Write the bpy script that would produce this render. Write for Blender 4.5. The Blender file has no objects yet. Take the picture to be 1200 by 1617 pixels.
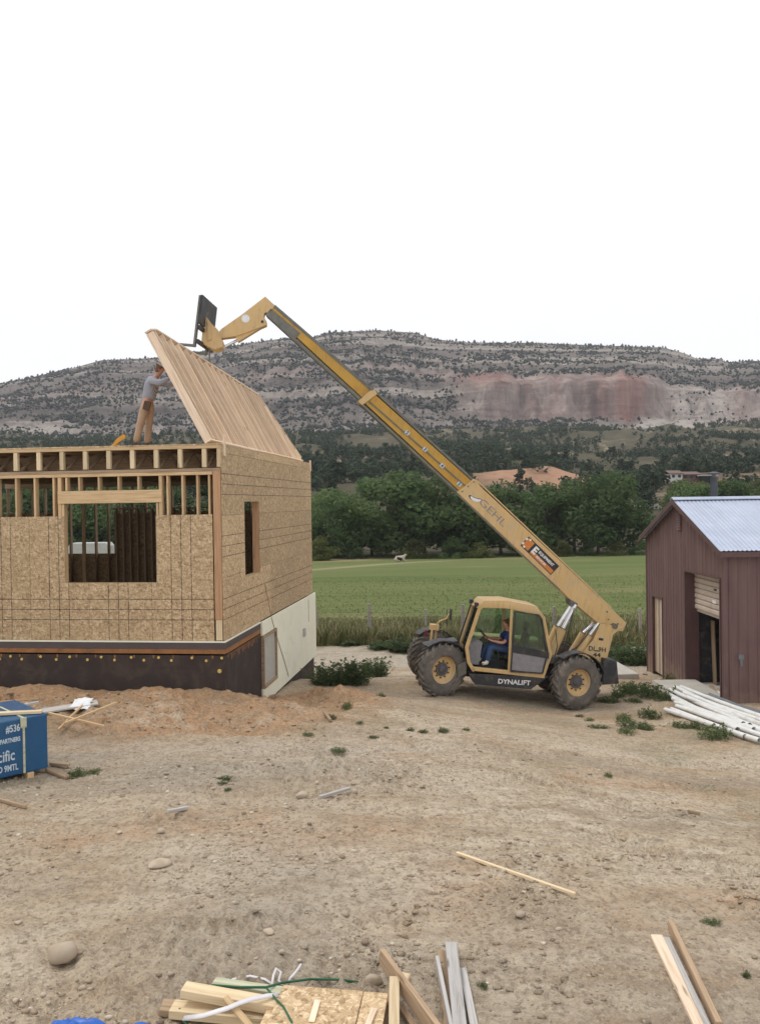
import bpy, bmesh, math, random
import numpy as np
from mathutils import Vector, Matrix, Euler

random.seed(7)
RNG = np.random.default_rng(7)
S = bpy.context.scene
COL = S.collection
rad = math.radians

# ------------------------------------------------------------------ camera
CZ = 3.75
FPX = 1300.0
cam_d = bpy.data.cameras.new('camera')
cam_d.sensor_fit = 'VERTICAL'
cam_d.sensor_height = 36.0
cam_d.sensor_width = 36.0
cam_d.lens = 36.0 * FPX / 1617.0
cam_d.clip_start = 0.1
cam_d.clip_end = 6000.0
cam = bpy.data.objects.new('camera', cam_d)
COL.objects.link(cam)
CROT = Matrix.Rotation(rad(90 - 0.68), 3, 'X') @ Matrix.Rotation(-0.0145, 3, 'Z')
cam.matrix_world = Matrix.Translation((0, 0, CZ)) @ CROT.to_4x4()
S.camera = cam

# ------------------------------------------------------------------ world, sun, exposure
SUN_EL, SUN_AZ = rad(66), rad(-75)          # azimuth from +Y towards +X
w = bpy.data.worlds.new('World')
S.world = w
w.use_nodes = True
nt = w.node_tree
nt.nodes.clear()
out = nt.nodes.new('ShaderNodeOutputWorld')
bg = nt.nodes.new('ShaderNodeBackground')
sky = nt.nodes.new('ShaderNodeTexSky')
sky.sky_type = 'NISHITA'
sky.sun_disc = False
sky.sun_elevation = SUN_EL
sky.sun_rotation = SUN_AZ
tc = nt.nodes.new('ShaderNodeTexCoord')
mp = nt.nodes.new('ShaderNodeMapping')
mp.inputs['Scale'].default_value = (1.6, 1.6, 7.0)
nz = nt.nodes.new('ShaderNodeTexNoise')
nz.inputs['Scale'].default_value = 2.2
nz.inputs['Detail'].default_value = 6
nz.inputs['Roughness'].default_value = 0.55
rp = nt.nodes.new('ShaderNodeValToRGB')
rp.color_ramp.elements[0].position = 0.24
rp.color_ramp.elements[0].color = (11.0, 11.05, 11.15, 1)
rp.color_ramp.elements[1].position = 0.40
rp.color_ramp.elements[1].color = (11.6, 11.6, 11.7, 1)
mx = nt.nodes.new('ShaderNodeMixRGB')
mx.inputs[0].default_value = 0.94
nt.links.new(tc.outputs['Generated'], mp.inputs['Vector'])
nt.links.new(mp.outputs['Vector'], nz.inputs['Vector'])
nt.links.new(nz.outputs['Fac'], rp.inputs[0])
nt.links.new(sky.outputs[0], mx.inputs[1])
nt.links.new(rp.outputs[0], mx.inputs[2])
nt.links.new(mx.outputs[0], bg.inputs['Color'])
bg.inputs['Strength'].default_value = 0.1
nt.links.new(bg.outputs[0], out.inputs['Surface'])

sl = bpy.data.lights.new('sun', 'SUN')
sl.energy = 1.4
sl.angle = rad(16)
sl.color = (1.0, 0.96, 0.9)
so = bpy.data.objects.new('sun', sl)
COL.objects.link(so)
sd = Vector((math.sin(SUN_AZ) * math.cos(SUN_EL), math.cos(SUN_AZ) * math.cos(SUN_EL), math.sin(SUN_EL)))
so.rotation_euler = (-sd).to_track_quat('-Z', 'Y').to_euler()
so.location = (0, 0, 60)

S.view_settings.view_transform = 'Standard'
S.view_settings.look = 'None'
S.view_settings.gamma = 1.0
S.view_settings.use_curve_mapping = False
S.view_settings.exposure = 0.0
S.cycles.max_bounces = 8
S.cycles.transparent_max_bounces = 12
S.cycles.volume_bounces = 0
S.cycles.volume_step_rate = 4.0

# ------------------------------------------------------------------ picking helpers (pixels of the photo -> points of the place)
CAMP = Vector((0, 0, CZ))
def ray(u, v):
    return CROT @ Vector(((u - 600) / FPX, (808.5 - v) / FPX, -1))
def at(u, v, Y):
    d = ray(u, v)
    return CAMP + d * (Y / d.y)

# ------------------------------------------------------------------ noise and terrain height
_T = RNG.random((256, 256))
def vnoise(x, y):
    x = np.asarray(x, float); y = np.asarray(y, float)
    xi = np.floor(x).astype(int); yi = np.floor(y).astype(int)
    fx = x - xi; fy = y - yi
    fx = fx * fx * (3 - 2 * fx); fy = fy * fy * (3 - 2 * fy)
    a = _T[xi & 255, yi & 255]; b = _T[(xi + 1) & 255, yi & 255]
    c = _T[xi & 255, (yi + 1) & 255]; d = _T[(xi + 1) & 255, (yi + 1) & 255]
    return (a * (1 - fx) + b * fx) * (1 - fy) + (c * (1 - fx) + d * fx) * fy
def fbm(x, y, o=4, g=0.5):
    s = 0; a = 1; t = 0
    for k in range(o):
        s = s + a * vnoise(x * 2.03 ** k + 17.3 * k, y * 2.03 ** k + 9.1 * k); t += a; a *= g
    return s / t
def sstep(a, b, x):
    t = np.clip((np.asarray(x, float) - a) / (b - a), 0, 1)
    return t * t * (3 - 2 * t)

CTRL = np.array([
 (-16,0,0.05),(-6,1,0),(0,1,0),(6,1,-.05),(16,0,-.3),(-6,5,0),(0,5,0),(5,5,-.1),(-16,8,.05),(-6,8,0),(0,8,0),(5,8,-.25),(10,8,-.5),(16,8,-.6),
 (-16,12,.05),(-9,12,.05),(-6,12,0),(-3,12,0),(0,12,-.08),(4,12,-.5),(8,12,-.8),(12,12,-.9),(16,12,-1),
 (-10,14,.03),(-6,14,0),(-3.5,14,-.03),(-1,14,-.13),(2,14.5,-.4),(5,15,-.85),(8,16,-1.0),(12,16,-1.1),(16,16,-1.1),
 (-16,15.3,.35),(-10,15.4,.3),(-8,15.4,.32),(-6,15.3,.25),(-4.4,15.2,.2),(-3.1,15.6,.08),(-6,16.2,.1),(-9,16.5,.1),
 (-2.7,17.6,-.42),(-2.35,18.9,-.74),(-2.0,21.2,-.87),(-1.75,24.8,-1.55),
 (-1.6,17.2,-.36),(-.7,16.2,-.2),(-1.2,18.6,-.55),(-.9,20,-.9),
 (1.41,19.77,-.98),(1.55,21.7,-.98),(4.75,20,-1.38),(4.88,21.9,-1.38),(3.1,20.9,-1.17),(2.5,18.5,-.95),
 (0,23.5,-1.25),(3,25,-1.5),(7,20.5,-1.28),(7.5,17,-1.0),(8.35,20,-1.28),(12,20,-1.35),(16,20,-1.4),(8.2,26.2,-1.75),(14,26,-1.75),
 (-1,29.5,-1.63),(4,30,-1.7),(10,31,-1.9),(16,30,-1.9),(-6,30,-1.6),(-16,30,-1.6),(-16,20,-.4),(-16,25,-1.2),(-8,24,-1.3),
 (-16,46,-2),(-5,46,-2),(5,46,-2),(16,46,-2)], float)
def _tps(r2):
    return np.where(r2 > 1e-9, 0.5 * r2 * np.log(np.maximum(r2, 1e-9)), 0)
_n = len(CTRL)
_d2 = (CTRL[:, None, 0] - CTRL[None, :, 0]) ** 2 + (CTRL[:, None, 1] - CTRL[None, :, 1]) ** 2
_A = np.zeros((_n + 3, _n + 3))
_A[:_n, :_n] = _tps(_d2) + np.eye(_n) * 0.08
_A[:_n, _n] = 1; _A[:_n, _n + 1] = CTRL[:, 0]; _A[:_n, _n + 2] = CTRL[:, 1]
_A[_n:, :_n] = _A[:_n, _n:].T
_W = np.linalg.solve(_A, np.concatenate([CTRL[:, 2], [0, 0, 0]]))
YF = [30, 45, 60, 118, 130, 150, 165, 200, 300, 400, 500, 640, 700]
ZF = [-1.65, -2.0, -2.4, -4.25, -4.3, -2.2, 0.8, 7.0, 17, 28.5, 42, 58, 62]
def zbase(X, Y):
    X = np.asarray(X, float); Y = np.asarray(Y, float)
    sh = np.broadcast(X, Y).shape
    X = np.broadcast_to(X, sh).ravel(); Y = np.broadcast_to(Y, sh).ravel()
    z = np.interp(Y, YF, ZF)
    far = sstep(150, 260, Y)
    z = z + far * (fbm(X * .018 + 40, Y * .018, 4) - .5) * 16 + far * (fbm(X * .07, Y * .07 + 5, 3) - .5) * 4
    z = z + 5.5 * np.exp(-((X - 44) / 20) ** 2 - ((Y - 228) / 10) ** 2)
    z = z + (1 - far) * (fbm(X * .05 + 3, Y * .05, 2) - .5) * .5 * sstep(40, 70, Y)
    near = Y < 46
    if near.any():
        xn = np.clip(X[near], -16, 16); yn = np.clip(Y[near], 0, 46)
        acc = np.full(xn.shape, _W[_n]) + _W[_n + 1] * xn + _W[_n + 2] * yn
        for k in range(_n):
            acc += _W[k] * _tps((xn - CTRL[k, 0]) ** 2 + (yn - CTRL[k, 1]) ** 2)
        ww = sstep(32, 45, Y[near])
        z[near] = acc * (1 - ww) + z[near] * ww
    return z.reshape(sh)
def mound_mask(X, Y):
    m = np.exp(-((Y - 15.1) / 1.35) ** 2) * sstep(-.9, -2.6, X)
    m2 = 1.2 * np.exp(-((X + 1.5) / 1.45) ** 2 - ((Y - 17.3) / 2.4) ** 2)
    return np.clip(m + m2, 0, 1)
def gravel_mask(X, Y):
    g = np.exp(-((X + 1.6) / 2.3) ** 2 - ((Y - 11.6) / 1.0) ** 2)
    h = .8 * np.exp(-((X + .7) / 1.5) ** 2 - ((Y - 7.8) / 1.6) ** 2)
    return np.clip((g + h) * (.35 + 1.1 * fbm(X * .9, Y * .9 + 31, 3)), 0, 1)
def clod_mask(X, Y):
    return sstep(.47, .66, fbm(X * .45 + 8, Y * .6 + 2, 3)) * sstep(14, 11, Y)
def zdetail(X, Y):
    m = mound_mask(X, Y)
    d = (fbm(X * .7, Y * .7 + 50, 3) - .5) * .10
    d = d + (fbm(X * 2.6, Y * 2.6, 3) - .5) * (.045 + .20 * m) + (fbm(X * 1.1 + 30, Y * 1.3, 3) - .42) * .55 * m
    d = d + (fbm(X * 9 + 5, Y * 9, 2) - .5) * (.03 + .08 * m)
    c = clod_mask(X, Y)
    d = d + c * (np.abs(vnoise(X * 7 + 1, Y * 5) - .5) * 2 * .08 + (vnoise(X * 17, Y * 14) - .5) * .05)
    # prints of lugged tyres curving across the right of the yard
    for (x0, y0, sl_, cv) in ((3.2, 9.2, -.62, .05), (4.7, 9.9, -.62, .05), (.6, 11.2, .42, -.03), (.2, 12.6, .42, -.03)):
        t = X - x0; line = (Y - (y0 + sl_ * t + cv * t * t)) / math.sqrt(1 + sl_ * sl_)
        along = t * math.sqrt(1 + sl_ * sl_)
        wgt = sstep(.26, .18, np.abs(line)) * sstep(.35, .6, fbm(X * .9 + 60, Y * .9, 2)) * sstep(-2.5, -1, X - 0) 
        d = d - wgt * (.022 + .030 * (np.sin(2 * np.pi * (along + np.abs(line) * .7) / .17) > .1))
    # shallow wheel ruts sweeping across the yard
    for (a, b, cc) in ((.30, 13.2, 0), (.30, 12.4, 0), (-.18, 9.8, 1), (-.18, 9.1, 1)):
        line = Y - (b + a * (X - 1) - .03 * (X - 1) ** 2 * (1 - cc))
        d = d - .035 * np.exp(-(line / .16) ** 2) * (vnoise(X * 3, Y * 3) > .25) * sstep(-3, 0, X)
    return d * sstep(40, 27, Y)
def zg(X, Y):
    return float(zbase(np.array([X]), np.array([Y]))[0] + zdetail(np.array([X]), np.array([Y]))[0])
def ground_hit(u, v, lo=3.0, hi=60.0):
    d = ray(u, v); d = d / d.y
    ys = np.arange(lo, hi, .04)
    zz = zbase(d.x * ys, ys)
    k = np.argmax(CZ + d.z * ys < zz)
    y = ys[k]
    return Vector((d.x * y, y, zg(d.x * y, y)))

# ------------------------------------------------------------------ object helpers
def link(o, parent=None):
    COL.objects.link(o)
    if parent is not None:
        o.parent = parent
    return o
def tag(o, label=None, cat=None, group=None, kind=None):
    if label: o['label'] = label
    if cat: o['category'] = cat
    if group: o['group'] = group
    if kind: o['kind'] = kind
    return o
def thing(name, label, cat, loc=(0, 0, 0), rot=None, group=None, mat=None):
    o = bpy.data.objects.new(name, None)
    o.empty_display_size = .3
    link(o)
    if mat is not None:
        o.matrix_world = mat
    else:
        o.location = loc
        if rot is not None:
            o.rotation_euler = rot
    return tag(o, label, cat, group)

class MB:
    def __init__(s):
        s.v = []; s.f = []
    def add(s, vs, fs):
        n = len(s.v)
        s.v += [tuple(p) for p in vs]
        s.f += [tuple(i + n for i in f) for f in fs]
        return s
    def box(s, x0, x1, y0, y1, z0, z1):
        return s.add([(x0,y0,z0),(x1,y0,z0),(x1,y1,z0),(x0,y1,z0),(x0,y0,z1),(x1,y0,z1),(x1,y1,z1),(x0,y1,z1)],
                     [(0,3,2,1),(4,5,6,7),(0,1,5,4),(1,2,6,5),(2,3,7,6),(3,0,4,7)])
    def prism(s, pts, a0, a1, axis='y'):
        n = len(pts)
        def P(p, a):
            if axis == 'y': return (p[0], a, p[1])
            if axis == 'x': return (a, p[0], p[1])
            return (p[0], p[1], a)
        vs = [P(p, a0) for p in pts] + [P(p, a1) for p in pts]
        fs = [tuple(range(n)), tuple(range(2 * n - 1, n - 1, -1))]
        fs += [(i, i + n, (i + 1) % n + n, (i + 1) % n) for i in range(n)]
        return s.add(vs, fs)
    def bar(s, p, q, w, h, up=(0, 0, 1)):
        p = Vector(p); q = Vector(q); d = (q - p).normalized(); up = Vector(up)
        if abs(d.dot(up)) > .99: up = Vector((0, 1, 0))
        a = d.cross(up).normalized(); b = a.cross(d)
        vs = []
        for o in (p, q):
            for i, j in ((-1, -1), (1, -1), (1, 1), (-1, 1)):
                vs.append(o + a * (i * w / 2) + b * (j * h / 2))
        return s.add(vs, [(0,1,2,3),(7,6,5,4),(0,4,5,1),(1,5,6,2),(2,6,7,3),(3,7,4,0)])
    def tube(s, pts, r, n=8, cap=True):
        pts = [Vector(p) for p in pts]
        rs = r if isinstance(r, (list, tuple)) else [r] * len(pts)
        vs = []; a = None
        for i, p in enumerate(pts):
            d = (pts[min(i + 1, len(pts) - 1)] - pts[max(i - 1, 0)]).normalized()
            if a is None:
                a = d.cross(Vector((0, 0, 1)) if abs(d.z) < .9 else Vector((1, 0, 0))).normalized()
            else:
                a = (a - d * a.dot(d)).normalized()
            b = d.cross(a)
            for k in range(n):
                t = 2 * math.pi * k / n
                vs.append(p + (a * math.cos(t) + b * math.sin(t)) * rs[i])
        fs = []
        for i in range(len(pts) - 1):
            for k in range(n):
                k2 = (k + 1) % n
                fs.append((i * n + k, i * n + k2, (i + 1) * n + k2, (i + 1) * n + k))
        if cap:
            fs.append(tuple(range(n - 1, -1, -1)))
            fs.append(tuple((len(pts) - 1) * n + k for k in range(n)))
        return s.add(vs, fs)
    def lathe(s, prof, n=32, closed=True):       # axis y; profile (radius, y)
        vs = []; m = len(prof)
        for k in range(n):
            t = 2 * math.pi * k / n
            for (r, y) in prof:
                vs.append((r * math.cos(t), y, r * math.sin(t)))
        fs = []
        for k in range(n):
            k2 = (k + 1) % n
            for i in range(m if closed else m - 1):
                i2 = (i + 1) % m
                fs.append((k * m + i, k * m + i2, k2 * m + i2, k2 * m + i))
        return s.add(vs, fs)
    def mesh(s, name, mat, smooth=False, bevel=0, seg=2, recalc=True):
        me = bpy.data.meshes.new(name)
        me.from_pydata(s.v, [], s.f)
        if recalc or bevel:
            bm = bmesh.new(); bm.from_mesh(me)
            if recalc:
                bmesh.ops.recalc_face_normals(bm, faces=bm.faces)
            if bevel:
                es = [e for e in bm.edges if len(e.link_faces) == 2 and e.calc_face_angle(0) > .5]
                bmesh.ops.bevel(bm, geom=es, offset=bevel, segments=seg, affect='EDGES', profile=.6)
            bm.to_mesh(me); bm.free()
        if mat is not None: me.materials.append(mat)
        if smooth:
            me.polygons.foreach_set('use_smooth', [True] * len(me.polygons))
            if smooth == 'auto':
                me.set_sharp_from_angle(angle=rad(35))
        return me
    def build(s, name, mat, parent=None, smooth=False, bevel=0, seg=2, recalc=True, label=None):
        me = s.mesh(name, mat, smooth, bevel, seg, recalc)
        o = link(bpy.data.objects.new(name, me), parent)
        if label: o['label'] = label
        return o

def np_mesh(name, V, F, mat, smooth=False, attrs=None):
    """V (n,3), F (m,k) arrays"""
    me = bpy.data.meshes.new(name)
    V = np.asarray(V, np.float32); F = np.asarray(F, np.int32)
    me.vertices.add(len(V)); me.vertices.foreach_set('co', V.ravel())
    k = F.shape[1]
    me.loops.add(F.size); me.loops.foreach_set('vertex_index', F.ravel())
    me.polygons.add(len(F))
    me.polygons.foreach_set('loop_start', np.arange(0, F.size, k, dtype=np.int32))
    me.polygons.foreach_set('loop_total', np.full(len(F), k, np.int32))
    if smooth: me.polygons.foreach_set('use_smooth', np.ones(len(F), bool))
    me.update(calc_edges=True)
    if attrs:
        for n, a in attrs.items():
            t = me.attributes.new(n, 'FLOAT', 'POINT')
            t.data.foreach_set('value', np.asarray(a, np.float32))
    if mat is not None: me.materials.append(mat)
    return me

# ------------------------------------------------------------------ materials
class NB:
    """small node builder around one Principled material"""
    def __init__(s, name, rough=.7, metal=0, spec=.3):
        s.m = bpy.data.materials.new(name); s.m.use_nodes = True
        s.t = s.m.node_tree
        s.p = s.t.nodes['Principled BSDF']
        s.p.inputs['Roughness'].default_value = rough
        s.p.inputs['Metallic'].default_value = metal
        s.p.inputs['Specular IOR Level'].default_value = spec
        s.tc = s.t.nodes.new('ShaderNodeTexCoord')
        s.h = None
    def n(s, t): return s.t.nodes.new(t)
    def L(s, a, b): s.t.links.new(a, b)
    def obj(s): return s.tc.outputs['Object']
    def pos(s):
        g = s.n('ShaderNodeNewGeometry'); return g.outputs['Position']
    def map(s, vec, scale=(1, 1, 1), loc=None, rot=(0, 0, 0)):
        m = s.n('ShaderNodeMapping'); m.inputs['Scale'].default_value = scale; m.inputs['Rotation'].default_value = rot
        s.L(vec, m.inputs['Vector'])
        if loc is not None:
            if isinstance(loc, tuple): m.inputs['Location'].default_value = loc
            else: s.L(loc, m.inputs['Location'])
        return m.outputs[0]
    def rnd(s):
        o = s.n('ShaderNodeObjectInfo'); return o.outputs['Random']
    def rvec(s, k=37.0):
        c = s.n('ShaderNodeCombineXYZ'); r = s.math('MULTIPLY', s.rnd(), k)
        s.L(r, c.inputs[0]); s.L(r, c.inputs[1]); s.L(r, c.inputs[2]); return c.outputs[0]
    def noise(s, vec, scale=5, detail=4, rough=.55, dist=0):
        n = s.n('ShaderNodeTexNoise'); n.inputs['Scale'].default_value = scale
        n.inputs['Detail'].default_value = detail; n.inputs['Roughness'].default_value = rough
        n.inputs['Distortion'].default_value = dist
        s.L(vec, n.inputs['Vector']); return n.outputs['Fac']
    def voro(s, vec, scale=5, feature='F1', out='Distance', rnd=1):
        n = s.n('ShaderNodeTexVoronoi'); n.feature = feature; n.inputs['Scale'].default_value = scale
        n.inputs['Randomness'].default_value = rnd
        s.L(vec, n.inputs['Vector']); return n.outputs[out]
    def math(s, op, a, b=None, clamp=False):
        n = s.n('ShaderNodeMath'); n.operation = op; n.use_clamp = clamp
        for i, x in enumerate((a, b)):
            if x is None: continue
            if isinstance(x, (int, float)): n.inputs[i].default_value = x
            else: s.L(x, n.inputs[i])
        return n.outputs[0]
    def ramp(s, fac, stops):
        r = s.n('ShaderNodeValToRGB'); e = r.color_ramp.elements
        while len(e) < len(stops): e.new(.5)
        for i, (p, c) in enumerate(stops):
            e[i].position = p
            e[i].color = (c, c, c, 1) if isinstance(c, (int, float)) else (*c, 1)
        s.L(fac, r.inputs[0]); return r.outputs[0]
    def mix(s, fac, a, b, mode='MIX'):
        m = s.n('ShaderNodeMixRGB'); m.blend_type = mode
        for i, x in ((0, fac), (1, a), (2, b)):
            if isinstance(x, (int, float)): m.inputs[i].default_value = x
            elif isinstance(x, tuple): m.inputs[i].default_value = (*x, 1)
            else: s.L(x, m.inputs[i])
        return m.outputs[0]
    def attr(s, name):
        a = s.n('ShaderNodeAttribute'); a.attribute_name = name; return a.outputs['Fac']
    def vary(s, col, amt=.25):
        """overall per-object brightness"""
        hsv = s.n('ShaderNodeHueSaturation')
        s.L(s.math('ADD', s.math('MULTIPLY', s.rnd(), amt * 2), 1 - amt), hsv.inputs['Value'])
        s.L(col, hsv.inputs['Color']); return hsv.outputs[0]
    def color(s, c):
        if isinstance(c, tuple): s.p.inputs['Base Color'].default_value = (*c, 1)
        else: s.L(c, s.p.inputs['Base Color'])
        return s
    def bump(s, h, strength=.4, dist=.02):
        b = s.n('ShaderNodeBump'); b.inputs['Strength'].default_value = strength; b.inputs['Distance'].default_value = dist
        s.L(h, b.inputs['Height']); s.L(b.outputs[0], s.p.inputs['Normal']); return s

def simple(name, c1, c2=None, scale=4, rough=.7, metal=0, spec=.3, bump=0, bscale=30, vary=0, dirt=None, dist=.01):
    b = NB(name, rough, metal, spec)
    if c2 is None: c2 = tuple(x * .8 for x in c1)
    vec = b.map(b.obj(), (1, 1, 1), b.rvec())
    f = b.noise(vec, scale, 5, .6)
    c = b.ramp(f, [(.3, c2), (.7, c1)])
    if dirt:
        d = b.noise(vec, scale * .6 + 1, 6, .7, .4)
        c = b.mix(b.ramp(d, [(.5, 0.0), (.72, .75)]), c, dirt)
    if vary: c = b.vary(c, vary)
    b.color(c)
    if bump:
        b.bump(b.noise(vec, bscale, 4, .6), bump, dist)
    return b.m

def wood(name, light, dark, vary=.14, grey=None):
    b = NB(name, .75, 0, .2)
    vec = b.map(b.obj(), (1.2, 22, 22), b.rvec())
    g = b.noise(vec, 1.6, 5, .6, .6)
    c = b.ramp(g, [(.32, dark), (.52, light), (.75, tuple(x * 1.08 for x in light))])
    k = b.voro(b.map(b.obj(), (1.4, 9, 9), b.rvec()), 1.0)
    c = b.mix(b.ramp(k, [(.05, .8), (.13, 0.0)]), c, tuple(x * .45 for x in dark))
    if grey:
        st = b.noise(b.map(b.obj(), (.7, 3, 3), b.rvec()), 1.5, 3)
        c = b.mix(b.ramp(st, [(.4, 0.0), (.65, .7)]), c, grey)
    c = b.vary(c, vary)
    b.color(c).bump(g, .25, .004)
    return b.m

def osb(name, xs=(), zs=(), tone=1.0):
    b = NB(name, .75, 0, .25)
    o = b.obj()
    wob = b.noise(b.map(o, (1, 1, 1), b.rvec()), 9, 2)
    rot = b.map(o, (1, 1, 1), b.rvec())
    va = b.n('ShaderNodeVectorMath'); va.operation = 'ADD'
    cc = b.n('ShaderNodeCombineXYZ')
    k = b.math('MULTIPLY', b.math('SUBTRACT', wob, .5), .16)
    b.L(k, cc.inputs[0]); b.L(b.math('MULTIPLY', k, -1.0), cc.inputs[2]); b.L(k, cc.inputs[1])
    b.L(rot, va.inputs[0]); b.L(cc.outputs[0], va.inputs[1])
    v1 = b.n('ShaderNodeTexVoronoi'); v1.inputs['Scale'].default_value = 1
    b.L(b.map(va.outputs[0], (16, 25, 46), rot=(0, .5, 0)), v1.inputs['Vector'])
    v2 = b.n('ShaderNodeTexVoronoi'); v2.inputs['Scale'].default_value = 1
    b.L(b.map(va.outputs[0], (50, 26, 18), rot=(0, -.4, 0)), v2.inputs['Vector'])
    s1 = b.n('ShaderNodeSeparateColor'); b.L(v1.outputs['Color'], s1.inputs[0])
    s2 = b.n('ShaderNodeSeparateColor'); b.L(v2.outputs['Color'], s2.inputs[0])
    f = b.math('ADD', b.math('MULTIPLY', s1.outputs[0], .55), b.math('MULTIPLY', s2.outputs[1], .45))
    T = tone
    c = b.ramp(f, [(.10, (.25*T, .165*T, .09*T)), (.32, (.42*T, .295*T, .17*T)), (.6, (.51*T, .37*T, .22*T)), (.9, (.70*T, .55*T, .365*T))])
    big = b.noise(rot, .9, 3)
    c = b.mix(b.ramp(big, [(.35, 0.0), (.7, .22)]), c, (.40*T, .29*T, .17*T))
    c = b.vary(c, .15)
    sep = b.n('ShaderNodeSeparateXYZ'); b.L(o, sep.inputs[0])
    tot = None
    for ax, L_ in ((0, xs), (2, zs)):
        for x in L_:
            q = b.math('LESS_THAN', b.math('ABSOLUTE', b.math('SUBTRACT', sep.outputs[ax], x)), .0085)
            tot = q if tot is None else b.math('MAXIMUM', tot, q)
    if tot is not None:
        br = b.ramp(b.noise(rot, 22, 2), [(.3, .35), (.6, .9)])
        c = b.mix(b.math('MULTIPLY', tot, br), c, (.05, .035, .03))
    b.color(c).bump(f, .3, .003)
    return b.m

MT = {}
MT['osb_front'] = osb('osb_front', (.406, .61, .813), (.406, .61, .813))
MT['osb_side'] = osb('osb_side', (), (.406, .61, .813), 1.0)
MT['osb_plain'] = osb('osb_plain')
MT['osb_darker'] = osb('osb_inside', tone=.7)  # darker copy of the strand board, used for inside faces
MT['osb_bright'] = osb('osb_bright', tone=1.18)
MT['lumber'] = wood('lumber', (.60, .43, .25), (.44, .29, .15))
MT['stud'] = wood('stud_lumber', (.76, .60, .45), (.60, .45, .32), .15)
MT['fir'] = wood('reddish_fir', (.47, .28, .16), (.36, .205, .115), .06)
MT['pine'] = wood('yellow_pine', (.66, .53, .345), (.52, .385, .235), .12)
MT['brownboard'] = wood('brown_board', (.45, .32, .21), (.34, .23, .145), .06)
MT['greyboard'] = wood('grey_board', (.47, .45, .43), (.33, .31, .29), .1)
MT['greenboard'] = wood('treated_board', (.50, .50, .36), (.36, .36, .24), .1)
MT['darkwood'] = wood('weathered_board', (.36, .26, .17), (.24, .17, .11), .15)
MT['membrane'] = simple('dark_membrane', (.058, .042, .038), (.042, .031, .028), 2.5, .75, bump=.3, bscale=6, dirt=(.10, .075, .058))
MT['strip'] = simple('grey_flashing', (.105, .085, .085), (.08, .065, .065), 3, .5)
MT['orange'] = simple('orange_tape', (.36, .165, .06), (.26, .115, .045), 6, .6, dirt=(.12, .07, .045))
MT['yellowcap'] = simple('yellow_cap', (.75, .55, .15), (.6, .42, .1), 10, .5)
MT['foam'] = simple('white_foam', (.84, .82, .68), (.80, .77, .62), 1.4, .8, dirt=(.70, .66, .52))
MT['translucent'] = simple('milky_sheet', (.50, .49, .44), (.42, .41, .37), 4, .4)
def barn_paint():
    b = NB('maroon_sheet_metal', .55, 0, .35)
    o = b.obj(); P = b.pos()
    f = b.noise(o, 1.0, 5, .6)
    c = b.ramp(f, [(.3, (.128, .076, .074)), (.7, (.152, .090, .087))])
    st = b.noise(b.map(P, (3.5, 3.5, .35)), 1.3, 6, .65)
    c = b.mix(b.ramp(st, [(.44, 0.0), (.66, .5)]), c, (.195, .130, .118))
    c = b.mix(b.ramp(st, [(.30, .45), (.42, 0.0)]), c, (.095, .056, .055))
    sp = b.n('ShaderNodeSeparateXYZ'); b.L(P, sp.inputs[0])
    lo = b.math('ADD', sp.outputs[2], b.math('MULTIPLY', b.noise(P, 2.5, 5, .7), 1.3))      # mud splashed along the foot
    c = b.mix(b.ramp(b.math('MULTIPLY', b.math('ADD', lo, 1.4), .55), [(.22, .75), (.62, 0.0)]), c, (.30, .215, .15))
    b.color(c); return b.m
MT['metal_maroon'] = barn_paint()
def roof_metal():
    b = NB('galvanised_roof', .5, .3, .5)
    P = b.pos()
    f = b.noise(P, 1.5, 5, .6)
    c = b.ramp(f, [(.3, (.37, .42, .53)), (.7, (.45, .50, .61))])
    st = b.noise(b.map(P, (4, .4, .4)), 1.4, 6, .7)
    c = b.mix(b.ramp(st, [(.5, 0.0), (.7, .45)]), c, (.33, .33, .36))
    c = b.mix(b.ramp(b.noise(P, 7, 5, .75), [(.62, 0.0), (.72, .5)]), c, (.30, .22, .17))
    b.color(c); return b.m
MT['galv'] = roof_metal()
MT['trim'] = simple('maroon_trim', (.13, .075, .072), None, 3, .5)
MT['doorwhite'] = simple('cream_door_panel', (.55, .46, .38), (.47, .39, .32), 3, .6, dirt=(.34, .27, .21))
def worn_paint(name, c1, c2, dust, grime, rough):
    b = NB(name, rough, 0, .4)
    o = b.obj()
    f = b.noise(o, 1.8, 5, .6)
    c = b.ramp(f, [(.3, c2), (.7, c1)])
    d = b.noise(o, 3.5, 6, .7, .5)
    c = b.mix(b.ramp(d, [(.46, 0.0), (.68, .7)]), c, dust)
    st = b.noise(b.map(o, (9, 9, 1.3)), 1.6, 6, .7, .6)              # runs and streaks of old grease and rain
    c = b.mix(b.ramp(st, [(.52, 0.0), (.70, .55)]), c, grime)
    ch = b.noise(o, 26, 4, .75)                                       # chips
    c = b.mix(b.ramp(ch, [(.64, 0.0), (.69, .8)]), c, (.13, .085, .055))
    b.color(c).bump(b.math('ADD', d, ch), .15, .008)
    b.L(b.ramp(d, [(.3, .38), (.7, .75)]), b.p.inputs['Roughness'])
    return b.m
MT['yellow'] = worn_paint('dusty_yellow_paint', (.62, .425, .195), (.55, .365, .155), (.50, .385, .25), (.30, .21, .115), .5)
MT['gold'] = worn_paint('golden_boom_paint', (.54, .31, .045), (.42, .225, .03), (.42, .28, .09), (.16, .10, .045), .45)
MT['fluepipe'] = simple('dark_flue_pipe', (.075, .082, .095), (.055, .06, .07), 4, .5, .2)
MT['steel'] = simple('worn_grey_steel', (.17, .165, .14), (.11, .105, .09), 6, .45, .4, .5)
MT['black'] = simple('black_paint', (.045, .045, .05), (.03, .03, .033), 5, .5, dirt=(.13, .11, .09))
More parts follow.
